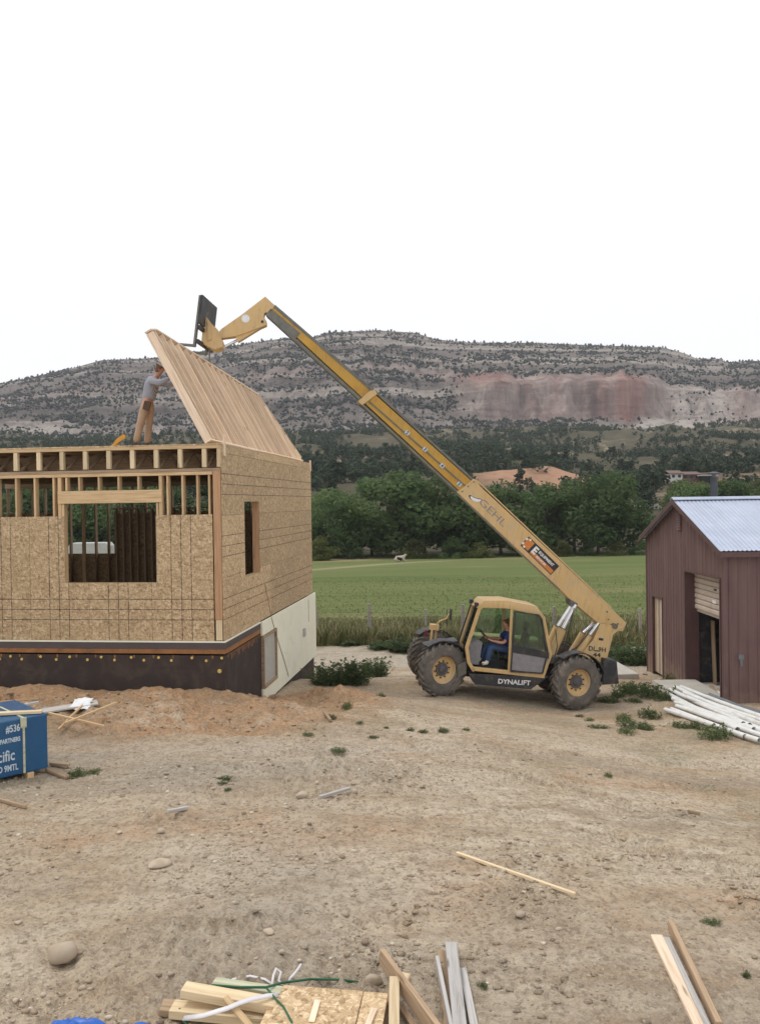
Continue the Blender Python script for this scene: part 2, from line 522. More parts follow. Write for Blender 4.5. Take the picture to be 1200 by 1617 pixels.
MT['rubber'] = simple('dusty_rubber', (.150, .132, .115), (.090, .082, .075), 3.5, .9, bump=.4, bscale=40, dirt=(.34, .28, .22))
MT['chrome'] = simple('chrome_rod', (.75, .76, .78), (.65, .66, .68), 3, .15, .95, .5)
MT['hub'] = simple('grey_hub', (.11, .10, .105), (.08, .075, .08), 8, .6, dirt=(.2, .16, .13))
MT['white'] = simple('white_plastic', (.74, .74, .73), (.66, .66, .64), 3, .45, dirt=(.52, .47, .40))
MT['greypvc'] = simple('grey_plastic', (.17, .18, .20), (.13, .14, .155), 3, .45, dirt=(.28, .25, .22))
MT['paper'] = simple('white_paper', (.78, .79, .80), (.70, .71, .73), 8, .7)
MT['tarp'] = simple('blue_tarp', (.025, .14, .52), (.018, .10, .40), 6, .4, spec=.5)
MT['bluewrap'] = simple('blue_wrapper', (.012, .085, .21), (.010, .07, .17), 2.2, .35, spec=.5, bump=.25, bscale=3, dirt=(.02, .11, .21), dist=.02)
MT['ink_white'] = simple('white_ink', (.55, .62, .68), (.45, .54, .62), 12, .5)
MT['ink_black'] = simple('black_ink', (.035, .035, .04), None, 12, .5)
MT['ink_grey'] = simple('grey_ink', (.26, .25, .26), (.20, .19, .2), 12, .5)
MT['ink_orange'] = simple('orange_ink', (.60, .22, .05), (.5, .17, .04), 12, .5)
MT['ink_pure'] = simple('decal_white', (.78, .79, .8), None, 12, .5)
MT['strap'] = simple('white_strap', (.72, .70, .70), (.6, .58, .6), 8, .4)
MT['green_cord'] = simple('green_cord', (.04, .14, .07), (.03, .1, .05), 8, .6)
MT['stone'] = simple('tan_stone', (.47, .385, .295), (.37, .295, .215), 6, .9, bump=.5, bscale=18, vary=.22, dirt=(.42, .36, .29))
MT['concrete'] = simple('pale_concrete', (.52, .49, .44), (.42, .39, .34), 3, .85, bump=.3)
MT['post'] = wood('weathered_post', (.36, .33, .29), (.24, .22, .19), .15)
MT['wire'] = simple('rusty_wire', (.16, .12, .1), None, 8, .6, .5)
MT['skin'] = simple('skin', (.50, .27, .19), (.42, .21, .15), 8, .55)
def plaid():
    b = NB('grey_plaid_shirt', .85, 0, .1)
    o = b.obj()
    tot = None
    for sc_, rot in (((16, 0, 0), 0), ((0, 0, 16), 0)):
        w_ = b.n('ShaderNodeTexWave'); w_.inputs['Scale'].default_value = 1.0; w_.inputs['Distortion'].default_value = 1.2
        b.L(b.map(o, (sc_[0], sc_[0] * .6, sc_[2])), w_.inputs['Vector'])
        tot = w_.outputs['Fac'] if tot is None else b.math('ADD', tot, w_.outputs['Fac'])
    c = b.ramp(b.math('MULTIPLY', tot, .5), [(.15, (.24, .25, .31)), (.5, (.48, .49, .54)), (.8, (.66, .66, .68))])
    n = b.noise(o, 9, 4); b.color(c).bump(n, .6, .03); return b.m
MT['shirt'] = plaid()
MT['khaki'] = simple('tan_trousers', (.44, .31, .215), (.35, .24, .16), 5, .85, bump=.4, bscale=9, dist=.02)
MT['jeans'] = simple('blue_jeans', (.05, .09, .19), (.035, .06, .13), 7, .85, bump=.3, bscale=12, dist=.02)
MT['blueshirt'] = simple('blue_shirt', (.022, .045, .17), (.015, .032, .12), 7, .85)
MT['boot'] = simple('brown_boot', (.10, .06, .04), None, 8, .7)
MT['hair'] = simple('brown_hair', (.17, .085, .045), None, 20, .7)
MT['pale'] = simple('pale_wall', (.60, .60, .58), (.52, .52, .5), 2, .7)
MT['redroof'] = simple('brown_roof', (.16, .10, .085), (.12, .075, .065), 2, .7)
MT['dark'] = simple('dark_window', (.02, .022, .025), None, 3, .3)
MT['paleroof'] = simple('pale_roof', (.50, .49, .47), (.42, .41, .4), 2, .6)
MT['seat'] = simple('black_seat_vinyl', (.03, .032, .034), None, 5, .6)
MT['bark'] = simple('grey_bark', (.12, .10, .075), (.075, .062, .048), 3, .95, bump=.6, bscale=8)
MT['red'] = simple('dark_red_paint', (.16, .03, .03), None, 6, .5)
MT['cowwhite'] = simple('cream_hide', (.50, .44, .36), (.36, .30, .24), 2, .8)
MT['cowblack'] = simple('black_hide', (.02, .018, .016), None, 2, .8)
MT['tool_orange'] = simple('orange_tool_body', (.65, .33, .05), (.55, .27, .04), 6, .45)

def glass(name, tint, gloss=.10, body=0.0, bodycol=(.1, .12, .1)):
    b = NB(name, .05)
    t = b.n('ShaderNodeBsdfTransparent'); t.inputs[0].default_value = (*tint, 1)
    g = b.n('ShaderNodeBsdfGlossy'); g.inputs['Roughness'].default_value = .03; g.inputs[0].default_value = (.9, .95, .92, 1)
    d = b.n('ShaderNodeBsdfDiffuse'); d.inputs[0].default_value = (*bodycol, 1)
    f = b.n('ShaderNodeFresnel'); f.inputs[0].default_value = 1.5
    m0 = b.n('ShaderNodeMixShader'); m0.inputs[0].default_value = body
    b.L(t.outputs[0], m0.inputs[1]); b.L(d.outputs[0], m0.inputs[2])
    m1 = b.n('ShaderNodeMixShader')
    b.L(b.math('ADD', f.outputs[0], gloss, True), m1.inputs[0]); b.L(m0.outputs[0], m1.inputs[1]); b.L(g.outputs[0], m1.inputs[2])
    b.L(m1.outputs[0], b.t.nodes['Material Output'].inputs['Surface'])
    return b.m
MT['glass'] = glass('green_tinted_glass', (.66, .80, .72), .03, .07, (.16, .2, .17))

def foliage(name, cols, scale=1.3, translucent=.25, var=.30):
    b = NB(name, .75, 0, .12)
    vec = b.map(b.obj(), (1, 1, 1), b.rvec())
    f = b.noise(vec, scale, 3, .6)
    c = b.ramp(f, [(.3, cols[0]), (.52, cols[1]), (.75, cols[2])])
    c = b.vary(c, var)
    b.color(c)
    t = b.n('ShaderNodeBsdfTranslucent'); b.L(c, t.inputs[0])
    m = b.n('ShaderNodeMixShader'); m.inputs[0].default_value = translucent
    b.L(b.p.outputs[0], m.inputs[1]); b.L(t.outputs[0], m.inputs[2])
    b.L(m.outputs[0], b.t.nodes['Material Output'].inputs['Surface'])
    return b.m
MT['leaf'] = foliage('cottonwood_leaves', [(.065, .105, .042), (.098, .150, .058), (.145, .195, .080)], 1.0, .4)
MT['leaf_olive'] = foliage('olive_leaves', [(.08, .095, .03), (.115, .135, .045), (.155, .17, .065)], 1.0, .4)
MT['juniper'] = foliage('juniper_needles', [(.026, .042, .026), (.042, .060, .037), (.062, .080, .048)], .5, .15, .3)
MT['weed'] = foliage('weed_leaves', [(.070, .105, .042), (.115, .155, .065), (.19, .20, .10)], 7, .35)
MT['bush'] = foliage('bush_leaves', [(.065, .095, .045), (.10, .14, .065), (.17, .18, .10)], 5, .4)
MT['scrub'] = foliage('far_scrub', [(.024, .031, .025), (.034, .042, .033), (.046, .053, .042)], .05, 0)

def grass_mat():
    b = NB('tall_grass_blades', .8, 0, .1)
    a = b.attr('tint')
    c = b.ramp(a, [(0, (.07, .10, .036)), (.35, (.13, .155, .062)), (.65, (.30, .27, .145)), (1, (.46, .40, .25))])
    b.color(c)
    return b.m
MT['grass'] = grass_mat()

def dirt_mat():
    b = NB('dry_dirt', .95, 0, .08)
    P = b.pos()
    n1 = b.noise(P, .55, 5, .6, .3)
    n2 = b.noise(P, 2.6, 6, .65, .2)
    n3 = b.noise(P, 14, 5, .7)
    n4 = b.noise(P, 60, 3, .7)
    c = b.ramp(n1, [(.32, (.49, .355, .23)), (.5, (.545, .425, .295)), (.68, (.60, .50, .375))])
    c = b.mix(b.ramp(n2, [(.42, 0.0), (.68, .6)]), c, (.44, .345, .24))
    # reddish patches
    nr = b.noise(b.map(P, (1, 1, 1), (13, 4, 0)), .42, 4, .6, .5)
    c = b.mix(b.ramp(nr, [(.5, 0.0), (.66, .75)]), c, (.55, .335, .19))
    nb = b.noise(b.map(P, (.55, 1.5, 1), (5, 2, 0), (0, 0, -.15)), .32, 4, .55, .6)      # broad packed and loose zones
    c = b.mix(b.ramp(nb, [(.51, 0.0), (.62, .75)]), c, (.68, .585, .455))
    c = b.mix(b.ramp(nb, [(.38, .7), (.49, 0.0)]), c, (.38, .315, .245))
    # excavated earth
    c = b.mix(b.ramp(b.math('MULTIPLY', b.attr('mound'), b.math('ADD', n2, .75)), [(.15, 0.0), (.6, .95)]), c, (.50, .285, .145))
    # grey gravel
    c = b.mix(b.math('MULTIPLY', b.attr('gravel'), .7), c, (.47, .425, .36))
    # pale dried crust, streaky
    ns = b.noise(b.map(P, (1.2, 3.4, 1), rot=(0, 0, .5)), 1.3, 5, .65, .6)
    c = b.mix(b.math('MULTIPLY', b.attr('crust'), b.ramp(ns, [(.42, 0.0), (.58, .95)])), c, (.68, .585, .45))
    c = b.mix(b.math('MULTIPLY', b.attr('road'), .75), c, (.57, .52, .44))
    # green moss-like weeds scattered over the yard
    c = b.mix(b.math('MULTIPLY', b.attr('green'), b.ramp(n3, [(.45, 0.0), (.62, .8)])), c, (.115, .15, .065))
    nm = b.noise(b.map(P, (.9, 3.0, 1), rot=(0, 0, .12)), 1.0, 6, .7, .5)
    c = b.mix(b.ramp(nm, [(.36, .55), (.48, 0.0)]), c, (.37, .275, .18))
    c = b.mix(b.ramp(nm, [(.54, 0.0), (.66, .55)]), c, (.61, .52, .395))
    # grit
    v = b.voro(P, 34, 'F1', 'Color')
    s = b.n('ShaderNodeSeparateColor'); b.L(v, s.inputs[0])
    c = b.mix(b.ramp(s.outputs[0], [(.80, 0.0), (.86, .55)]), c, (.50, .43, .345))
    c = b.mix(b.ramp(s.outputs[1], [(.82, 0.0), (.9, .5)]), c, (.20, .155, .115))
    c = b.mix(b.ramp(n3, [(.32, .6), (.52, 0.0)]), c, (.25, .19, .135))
    n5 = b.noise(P, 6.5, 5, .7, .3)
    c = b.mix(b.ramp(n5, [(.36, .5), (.5, 0.0)]), c, (.29, .225, .16))
    c = b.mix(b.ramp(n5, [(.56, 0.0), (.7, .5)]), c, (.54, .455, .345))
    c = b.mix(.5, c, b.ramp(n4, [(.3, (.62, .62, .62)), (.7, (1.25, 1.25, 1.25))]), 'MULTIPLY')
    b.color(c)
    h = b.math('ADD', b.math('MULTIPLY', n3, 1.0), b.math('ADD', b.math('MULTIPLY', n4, .35), b.math('MULTIPLY', s.outputs[0], .25)))
    b.bump(h, 1.0, .05)
    return b.m
def field_mat():
    b = NB('field_grass', .95, 0, .05)
    P = b.pos()
    n1 = b.noise(b.map(P, (.6, 1.6, 1)), .05, 5, .6, .4)
    n2 = b.noise(b.map(P, (1, 2.2, 1)), .5, 5, .65)
    n3 = b.noise(P, 7, 4, .7)
    c = b.ramp(n1, [(.33, (.108, .148, .048)), (.52, (.132, .168, .060)), (.7, (.172, .186, .080))])
    c = b.mix(b.ramp(n2, [(.42, 0.0), (.7, .5)]), c, (.15, .155, .065))
    c = b.mix(b.ramp(n3, [(.35, .4), (.6, 0.0)]), c, (.085, .122, .040))
    mow = b.noise(b.map(P, (.02, .55, 1), rot=(0, 0, .06)), 1.0, 3, .5, .2)
    c = b.mix(b.ramp(mow, [(.44, 0.0), (.58, .45)]), c, (.185, .195, .085))
    c = b.mix(b.math('MULTIPLY', b.attr('dry'), b.ramp(n2, [(.25, .5), (.6, 1.0)])), c, (.36, .29, .165))
    c = b.mix(b.math('MULTIPLY', b.attr('path'), b.ramp(n3, [(.3, .3), (.6, .8)])), c, (.38, .33, .21))
    b.color(c)
    b.bump(b.math('ADD', n3, n2), .8, .15)
    return b.m
def hill_mat():
    b = NB('hill_earth', .95, 0, .05)
    P = b.pos()
    n1 = b.noise(P, .03, 5, .65, .5)
    n2 = b.noise(P, .22, 5, .65)
    c = b.ramp(n1, [(.38, (.066, .060, .042)), (.55, (.115, .098, .068)), (.66, (.31, .245, .19))])
    c = b.mix(b.ramp(n2, [(.42, 0.0), (.6, .8)]), c, (.085, .080, .05))
    c = b.mix(b.math('MULTIPLY', b.attr('orange'), b.ramp(n2, [(.3, .5), (.55, 1.0)])), c, (.37, .22, .145))
    b.color(c).bump(n2, .6, 1.5)
    return b.m
def mesa_mat():
    b = NB('mesa_rock', .95, 0, .05)
    P = b.pos()
    sx = b.n('ShaderNodeSeparateXYZ'); b.L(P, sx.inputs[0])
    wob = b.noise(P, .012, 4, .6)
    zz = b.math('ADD', b.math('MULTIPLY', sx.outputs[2], .09), b.math('MULTIPLY', wob, 2.2))
    cz = b.n('ShaderNodeCombineXYZ'); b.L(zz, cz.inputs[2])
    strata = b.math('ADD', b.math('MULTIPLY', b.noise(cz.outputs[0], 1.5, 6, .7), .45), b.math('MULTIPLY', b.attr('layer'), .55))
    n1 = b.noise(P, .02, 5, .6)
    n2 = b.noise(b.map(P, (1, 1, .35)), .10, 6, .7)
    c = b.ramp(strata, [(.32, (.095, .080, .074)), (.45, (.175, .150, .135)), (.53, (.125, .108, .100)), (.64, (.32, .28, .245))])
    c = b.mix(b.ramp(n1, [(.4, 0.0), (.65, .4)]), c, (.22, .19, .168))
    c = b.mix(b.attr('pale'), c, b.ramp(n2, [(.3, (.27, .235, .212)), (.6, (.40, .355, .32))]))
    vs = b.noise(b.map(P, (1, 1, .09)), .035, 5, .65, .3)
    cliff = b.ramp(vs, [(.36, (.175, .118, .105)), (.5, (.27, .208, .185)), (.63, (.38, .315, .28))])
    c = b.mix(b.attr('cliff'), c, cliff)
    c = b.mix(b.math('MULTIPLY', b.attr('red'), b.ramp(vs, [(.3, 1.0), (.7, .45)])), c, (.27, .115, .09))
    c = b.mix(b.ramp(n2, [(.32, .65), (.52, 0.0)]), c, (.10, .088, .085))
    b.color(c).bump(b.math('ADD', n2, strata), .8, 4.0)
    return b.m
MT['dirt'] = dirt_mat(); MT['field'] = field_mat(); MT['hill'] = hill_mat(); MT['mesa'] = mesa_mat()

def pebble_mat():
    b = NB('pebbles', .9, 0, .15)
    c = b.ramp(b.attr('tint'), [(0, (.19, .145, .105)), (.3, (.34, .265, .19)), (.65, (.42, .345, .26)), (.92, (.50, .43, .34)), (1, (.62, .56, .47))])
    b.color(c); b.bump(b.noise(b.pos(), 60, 3), .4, .006)
    return b.m
MT['pebble'] = pebble_mat()

# ================================================================== SETTING: ground, field, hills
def build_terrain():
    th = np.concatenate([np.linspace(-72, -33, 26, endpoint=False), np.linspace(-33, 33, 520), np.linspace(33, 72, 27)[1:]])
    th = np.radians(th)
    r = [4.0]
    while r[-1] < 24: r.append(r[-1] * 1.0043)
    while r[-1] < 690: r.append(r[-1] * 1.0125)
    r = np.array(r)
    R, T = np.meshgrid(r, th, indexing='ij')
    X = R * np.sin(T); Y = R * np.cos(T) - 3.0
    Z = zbase(X, Y) + np.where(Y < 42, zdetail(X, np.minimum(Y, 42)), 0)
    nr, nth = R.shape
    idx = np.arange(nr * nth).reshape(nr, nth)
    quads = np.stack([idx[:-1, :-1], idx[:-1, 1:], idx[1:, 1:], idx[1:, :-1]], -1).reshape(-1, 4)
    cx = X.ravel()[quads].mean(1); cy = Y.ravel()[quads].mean(1)
    fence = 31.2 + .03 * cx
    zone = np.where(cy < fence, 0, np.where(cy < 128, 1, 2))
    for k, (name, mat) in enumerate((('ground', 'dirt'), ('field', 'field'), ('hills', 'hill'))):
        q = quads[zone == k]
        if k == 0: q = q[:, :]
        used, inv = np.unique(q, return_inverse=True)
        x = X.ravel()[used]; y = Y.ravel()[used]; z = Z.ravel()[used]
        at_ = {}
        if k == 0:
            at_['mound'] = mound_mask(x, y)
            at_['gravel'] = gravel_mask(x, y)
            at_['crust'] = np.clip(np.exp(-((x - 2.4) / 2.6) ** 2 - ((y - 10.4) / 2.2) ** 2) + .6 * np.exp(-((x - 1) / 2.5) ** 2 - ((y - 14.5) / 1.2) ** 2) + .5 * sstep(.5, .7, fbm(x * .5, y * .9 + 70, 3)), 0, 1)
            at_['road'] = np.clip(sstep(25.6, 27.2, y) * sstep(31.5, 30.0, y) + .55 * np.exp(-((y - 13.05 - .12 * x) / .5) ** 2) * sstep(3, 0, x), 0, 1)
            at_['green'] = np.clip(sstep(.52, .7, fbm(x * .8 + 90, y * .8, 3)) * (sstep(9.5, 11.5, y) * .9 + .05) * (.45 + .55 * sstep(1.5, 5, x)) + .5 * sstep(29.5, 31, y), 0, 1)
        elif k == 1:
            dry = np.exp(-((y - 113) / 5.5) ** 2) * sstep(4, -6, x) + .75 * sstep(45, 33, y) * sstep(.3, .6, fbm(x * .3, y * .2, 3)) + .35 * sstep(.55, .7, fbm(x * .05 + 2, y * .09, 3))
            at_['dry'] = np.clip(dry, 0, 1)
            yl = 88 + (x + 6.9) * 1.06
            at_['path'] = np.clip(np.exp(-((y - yl) / 1.5) ** 2) * sstep(14, 4, x), 0, 1)
        else:
            at_['orange'] = np.clip(np.exp(-((x - 45) / 19) ** 2 - ((y - 221) / 13) ** 2) * 1.7 + .35 * np.exp(-((x - 92) / 14) ** 2 - ((y - 212) / 9) ** 2), 0, 1)
        me = np_mesh(name, np.stack([x, y, z], -1), inv.reshape(-1, 4), MT[mat], True, at_)
        tag(link(bpy.data.objects.new(name, me)), kind='structure')
build_terrain()

# ---------------------------------------------------------------- the mesa
SKY_U = [-900, -300, 0, 50, 130, 165, 240, 300, 380, 450, 500, 530, 600, 660, 690, 740, 850, 950, 1050, 1085, 1100, 1140, 1147, 1200, 1500, 2100]
SKY_V = [640, 622, 607, 597, 579, 569, 566, 559, 545, 535, 533, 525, 522, 526, 536, 541, 542, 546, 549, 559, 566, 567, 572, 570, 590, 610]
def mesa_profile(u):
    """radius and apparent-height tables for the two characters of the wall: scrubby slopes at left, a sheer face at right"""
    s = [0, .1, .2, .32, .40, .46, .52, .60, .66, .74, .82, .9, 1.0]
    rl = [640, 690, 745, 790, 800, 830, 845, 855, 885, 900, 935, 985, 1080]
    hl = [.0, .10, .20, .34, .42, .48, .55, .64, .70, .78, .86, .94, 1.0]
    rr = [640, 690, 740, 775, 782, 786, 790, 796, 830, 850, 900, 960, 1080]
    hr = [.0, .08, .17, .28, .38, .46, .53, .63, .68, .76, .84, .92, 1.0]
    return s, rl, hl, rr, hr
def mesa_mix(u):
    return sstep(640, 800, u)
def build_mesa():
    U = np.linspace(-900, 2100, 620)
    s = np.linspace(0, 1, 150)
    tb = mesa_profile(0)
    m = mesa_mix(U)[:, None]
    rl = np.interp(s, tb[0], tb[1])[None]; hl = np.interp(s, tb[0], tb[2])[None]
    rr = np.interp(s, tb[0], tb[3])[None]; hr = np.interp(s, tb[0], tb[4])[None]
    Rr = rl * (1 - m) + rr * m; H = hl * (1 - m) + hr * m
    topv = np.interp(U, SKY_U, SKY_V)
    hor = 793.0 - (U - 600) * .0145
    Ug, Sg = np.meshgrid(U, s, indexing='ij')
    # buttresses and gullies push the wall in and out; ledges break it into steps
    tap = sstep(1.0, .84, Sg)
    bt = (fbm(Ug * .016, Sg * 1.2 + 3, 4) - .5) * 80 * tap * (.25 + Sg * (1 - Sg) * 2.5) + (fbm(Ug * .07 + 11, Sg * 3, 3) - .5) * 18 * tap
    D = Rr + bt * .8
    vbot = 706.0
    nst = 11.0
    q = H * nst + (fbm(Ug * .012 + 3, Sg * .5, 3) - .5) * 1.6
    fr = q - np.floor(q)
    H2 = H + ((sstep(.30, .70, fr) - fr) / nst) * .45 * tap * sstep(0, .1, Sg) * (1 - .6 * m * sstep(.28, .34, Sg) * sstep(.7, .64, Sg))
    LEDGE = np.maximum(sstep(.25, .12, fr), sstep(.75, .88, fr))
    vv = vbot + (topv[:, None] - vbot) * H2
    Z = CZ + (hor[:, None] - vv) / FPX * Rr
    edge = sstep(0, .12, Sg) * sstep(.97, .80, Sg)
    Z = Z + edge * ((fbm(Ug * .05, Sg * 9 + 2, 4) - .5) * 9 + (fbm(Ug * .2 + 4, Sg * 24, 3) - .5) * 4)
    X = (Ug - 600) / FPX * D
    # last row drops behind as a flat plateau
    V = np.stack([X, D, Z], -1)
    back = V[:, -1:, :].copy(); back[:, :, 1] += 160; back[:, :, 0] *= 1.15; back[:, :, 2] -= 8
    V = np.concatenate([V, back], 1)
    nu, ns = V.shape[:2]
    idx = np.arange(nu * ns).reshape(nu, ns)
    q = np.stack([idx[:-1, :-1], idx[1:, :-1], idx[1:, 1:], idx[:-1, 1:]], -1).reshape(-1, 4)
    Sx = np.concatenate([Sg, np.ones((nu, 1))], 1); Ux = np.concatenate([Ug, Ug[:, -1:]], 1)
    right = sstep(690, 790, Ux)
    cliff = right * sstep(.28, .34, Sx + .05 * (fbm(Ux * .03, Sx * 0, 3) - .5)) * sstep(.70, .64, Sx)
    cliff = cliff + (1 - right) * .5 * (sstep(.56, .6, Sx) * sstep(.70, .66, Sx))
    red = cliff * (np.exp(-((Ux - 992) / 20) ** 2) * 1.2 + .7 * np.exp(-((Ux - 770) / 55) ** 2) * sstep(.5, .6, Sx) + .5 * np.exp(-((Ux - 955) / 12) ** 2) + .4 * np.exp(-((Ux - 880) / 14) ** 2) + .35 * np.exp(-((Ux - 1175) / 25) ** 2))
    pale = sstep(1000, 1080, Ux + 60 * fbm(Ux * .02, Sx * 4, 3)) * sstep(.70, .58, Sx) + .5 * sstep(800, 900, Ux) * sstep(.32, .24, Sx) * .8
    pale = pale + .75 * (1 - right) * sstep(.34, .2, Sx) * sstep(.45, .65, fbm(Ux * .02 + 50, Sx * 6, 3))
    cliff = cliff * (1 - .8 * sstep(1010, 1080, Ux))
    zz = V[:, :, 2] + 6 * fbm(Ux * .012, Sx * 0 + 2, 3)
    layer = np.clip(.5 + 1.5 * (fbm(zz * .16, Ux * .0015, 3) - .5), 0, 1)
    me = np_mesh('mesa', V.reshape(-1, 3), q, MT['mesa'], True, dict(cliff=np.clip(cliff, 0, 1).ravel(), red=np.clip(red, 0, 1).ravel(), pale=np.clip(pale, 0, 1).ravel(), layer=layer.ravel()))
    tag(link(bpy.data.objects.new('mesa', me)), kind='structure')
    return V[:, :-1], U, s, LEDGE
MV, MU, MS, ML = build_mesa()

ICO_V = None
def ico(sub):
    bm = bmesh.new(); bmesh.ops.create_icosphere(bm, subdivisions=sub, radius=1)
    V = np.array([v.co[:] for v in bm.verts]); F = np.array([[v.index for v in f.verts] for f in bm.faces])
    bm.free(); return V, F
ICO1 = ico(1); ICO2 = ico(2)
OCT = (np.array([(1,0,0),(-1,0,0),(0,1,0),(0,-1,0),(0,0,1),(0,0,-1)], float), np.array([(0,2,4),(2,1,4),(1,3,4),(3,0,4),(2,0,5),(1,2,5),(3,1,5),(0,3,5)]))
def blobs(name, P, size, mat, jitter=.35, sub=1, flat=(1, 1, 1), attr=None, smooth=False):
    V0, F0 = OCT if sub == 0 else ICO1 if sub == 1 else ICO2
    n = len(P); k = len(V0)
    size = np.asarray(size)
    if size.ndim == 1: size = np.repeat(size[:, None], 3, 1)
    a = RNG.random(n) * 6.283
    ca, sa = np.cos(a)[:, None], np.sin(a)[:, None]
    J = 1 + (RNG.random((n, k)) - .5) * 2 * jitter
    B = V0[None] * J[:, :, None]
    x = B[:, :, 0] * ca - B[:, :, 1] * sa; y = B[:, :, 0] * sa + B[:, :, 1] * ca
    B = np.stack([x, y, B[:, :, 2]], -1) * size[:, None, :] * np.array(flat)
    V = (B + np.asarray(P)[:, None, :]).reshape(-1, 3)
    F = (F0[None] + (np.arange(n) * k)[:, None, None]).reshape(-1, 3)
    at_ = {'tint': np.repeat(attr, k)} if attr is not None else None
    return np_mesh(name, V, F, mat, smooth, at_)

def mesa_scrub():
    nu, ns = MV.shape[:2]
    N = 110000
    i = RNG.integers(0, nu, N); j = RNG.integers(2, ns - 1, N)
    u = MU[i]; s = MS[j]
    right = sstep(690, 790, u)
    dens = .75 + 0 * u
    cl = right * sstep(.27, .33, s) * sstep(.69, .64, s)
    dens = dens * (1 - .97 * cl)
    dens = np.where((u > 1030 - 60 * (s < .25)) & (s < .62), .03 + .15 * (s < .1), dens)
    dens = dens * (1 - .6 * right * sstep(.12, .2, s) * sstep(.33, .3, s) * sstep(850, 950, u))
    dens = dens + right * (sstep(.66, .68, s) * sstep(.76, .72, s)) * 1.4       # ledge above the cliff
    dens = dens + .8 * sstep(.62, .7, s) * sstep(.85, .78, s) * (1 - right)
    dens = dens + 1.2 * sstep(.05, .0, s) + .4 * sstep(.93, 1, s)
    dens = dens * (.25 + 1.5 * sstep(.35, .62, fbm(u * .03 + 7, s * 12, 3)))
    zz = MV[i, j, 2] + 6 * fbm(u * .012, s * 0 + 2, 3)
    band = fbm(zz * .13 + 40, u * .004, 3)
    dens = dens * (.7 + .6 * ML[i, j]) * (.25 + 1.9 * sstep(.38, .62, band))
    dens = dens * (1 - sstep(715, 760, u) * (u < 1060) * sstep(.30, .35, s) * sstep(.645, .62, s))
    keep = (RNG.random(N) * 1.15 < dens) & (u > -250) & (u < 1450)
    i, j = i[keep], j[keep]
    P = MV[i, j].copy()
    P[:, 0] += RNG.normal(0, 1.5, len(P))
    sz = (.75 + 1.35 * RNG.random(len(P)) ** 2) * np.where(MS[j] < .06, 1.7, 1)
    P[:, 2] += sz * .35
    size = np.stack([sz, sz, sz * RNG.uniform(.75, 1.25, len(P))], -1)
    me = blobs('mesa_scrub', P, size, MT['scrub'], .35, 0)
    tag(link(bpy.data.objects.new('mesa_scrub', me)), 'dark juniper scrub dotting the slopes and ledges of the mesa', 'scrub', kind='stuff')
    # trees standing along the skyline
    ii = RNG.integers(0, nu, 520); ii = ii[(MU[ii] > -200) & (MU[ii] < 1400)]
    P = MV[ii, -1].copy(); sz = .7 + 1.5 * RNG.random(len(P)) ** 2; P[:, 2] += sz * .4
    me = blobs('rim_trees', P, np.stack([sz * .8, sz * .8, sz * RNG.uniform(.8, 1.6, len(P))], -1), MT['scrub'], .35)
    tag(link(bpy.data.objects.new('rim_trees', me)), 'small dark trees along the skyline rim of the mesa', 'trees', kind='stuff')
mesa_scrub()

# ---------------------------------------------------------------- trees
def leaf_cloud(centers, radii, per, size, rng, squash=.8, shell=.33):
    """small quads spread on and in clump spheres"""
    C = np.repeat(np.asarray(centers, float), per, 0); Rr = np.repeat(np.asarray(radii, float), per)
    n = len(C)
    d = rng.normal(size=(n, 3)); d /= np.linalg.norm(d, axis=1)[:, None]
    rr = Rr * (rng.random(n) ** shell) * rng.uniform(.85, 1.15, n)
    P = C + d * rr[:, None] * np.array([1, 1, squash])
    nrm = d + rng.normal(size=(n, 3)) * .55; nrm /= np.linalg.norm(nrm, axis=1)[:, None]
    a = np.cross(nrm, rng.normal(size=(n, 3))); a /= np.linalg.norm(a, axis=1)[:, None]
    b = np.cross(nrm, a)
    s = size * rng.uniform(.6, 1.35, n)[:, None]
    V = np.stack([P - a * s - b * s * .15, P + b * s * .55 + a * s * .1, P + a * s + b * s * .1, P - b * s * .6], 1).reshape(-1, 3)
    F = np.arange(n * 4).reshape(n, 4)
    return V, F
TREE_VARS = []
def make_tree_variants():
    for k in range(6):
        rng = np.random.default_rng(100 + k)
        Wd = rng.uniform(.85, 1.15)
        cs = []; rs = []
        for _ in range(26):
            t = rng.random(); a = rng.random() * 6.283
            z = .12 + .80 * t
            prof = math.sin(math.pi * min(1, (.18 + .82 * t) ** .85)) ** .6
            r = .40 * Wd * prof * math.sqrt(rng.random()) * 1.05
            cs.append((r * math.cos(a), r * math.sin(a), z)); rs.append(rng.uniform(.11, .19))
        V, F = leaf_cloud(cs, rs, 190, .024, rng, .8, .18)
        crown = np_mesh('crown', V, F, MT['leaf'])
        crown2 = crown.copy(); crown2.materials.clear(); crown2.materials.append(MT['leaf_olive'])
        mb = MB()
        x = y = 0; pts = [(0, 0, -.03)]
        for z in (.1, .22, .36, .52, .7): 
            x += rng.normal(0, .012); y += rng.normal(0, .012); pts.append((x, y, z))
        mb.tube(pts, [.026, .021, .018, .015, .010, .004], 7)
        for _ in range(7):
            z0 = rng.uniform(.15, .5); a = rng.random() * 6.28; L_ = rng.uniform(.18, .33)
            p0 = Vector((x * .5, y * .5, z0))
            p1 = p0 + Vector((math.cos(a) * L_ * .5, math.sin(a) * L_ * .5, L_ * .4)); p2 = p1 + Vector((math.cos(a) * L_ * .4, math.sin(a) * L_ * .4, L_ * .5))
            mb.tube([p0, p1, p2], [.011, .007, .003], 5)
        trunk = mb.mesh('trunk', MT['bark'], True)
        TREE_VARS.append((crown, crown2, trunk))
make_tree_variants()
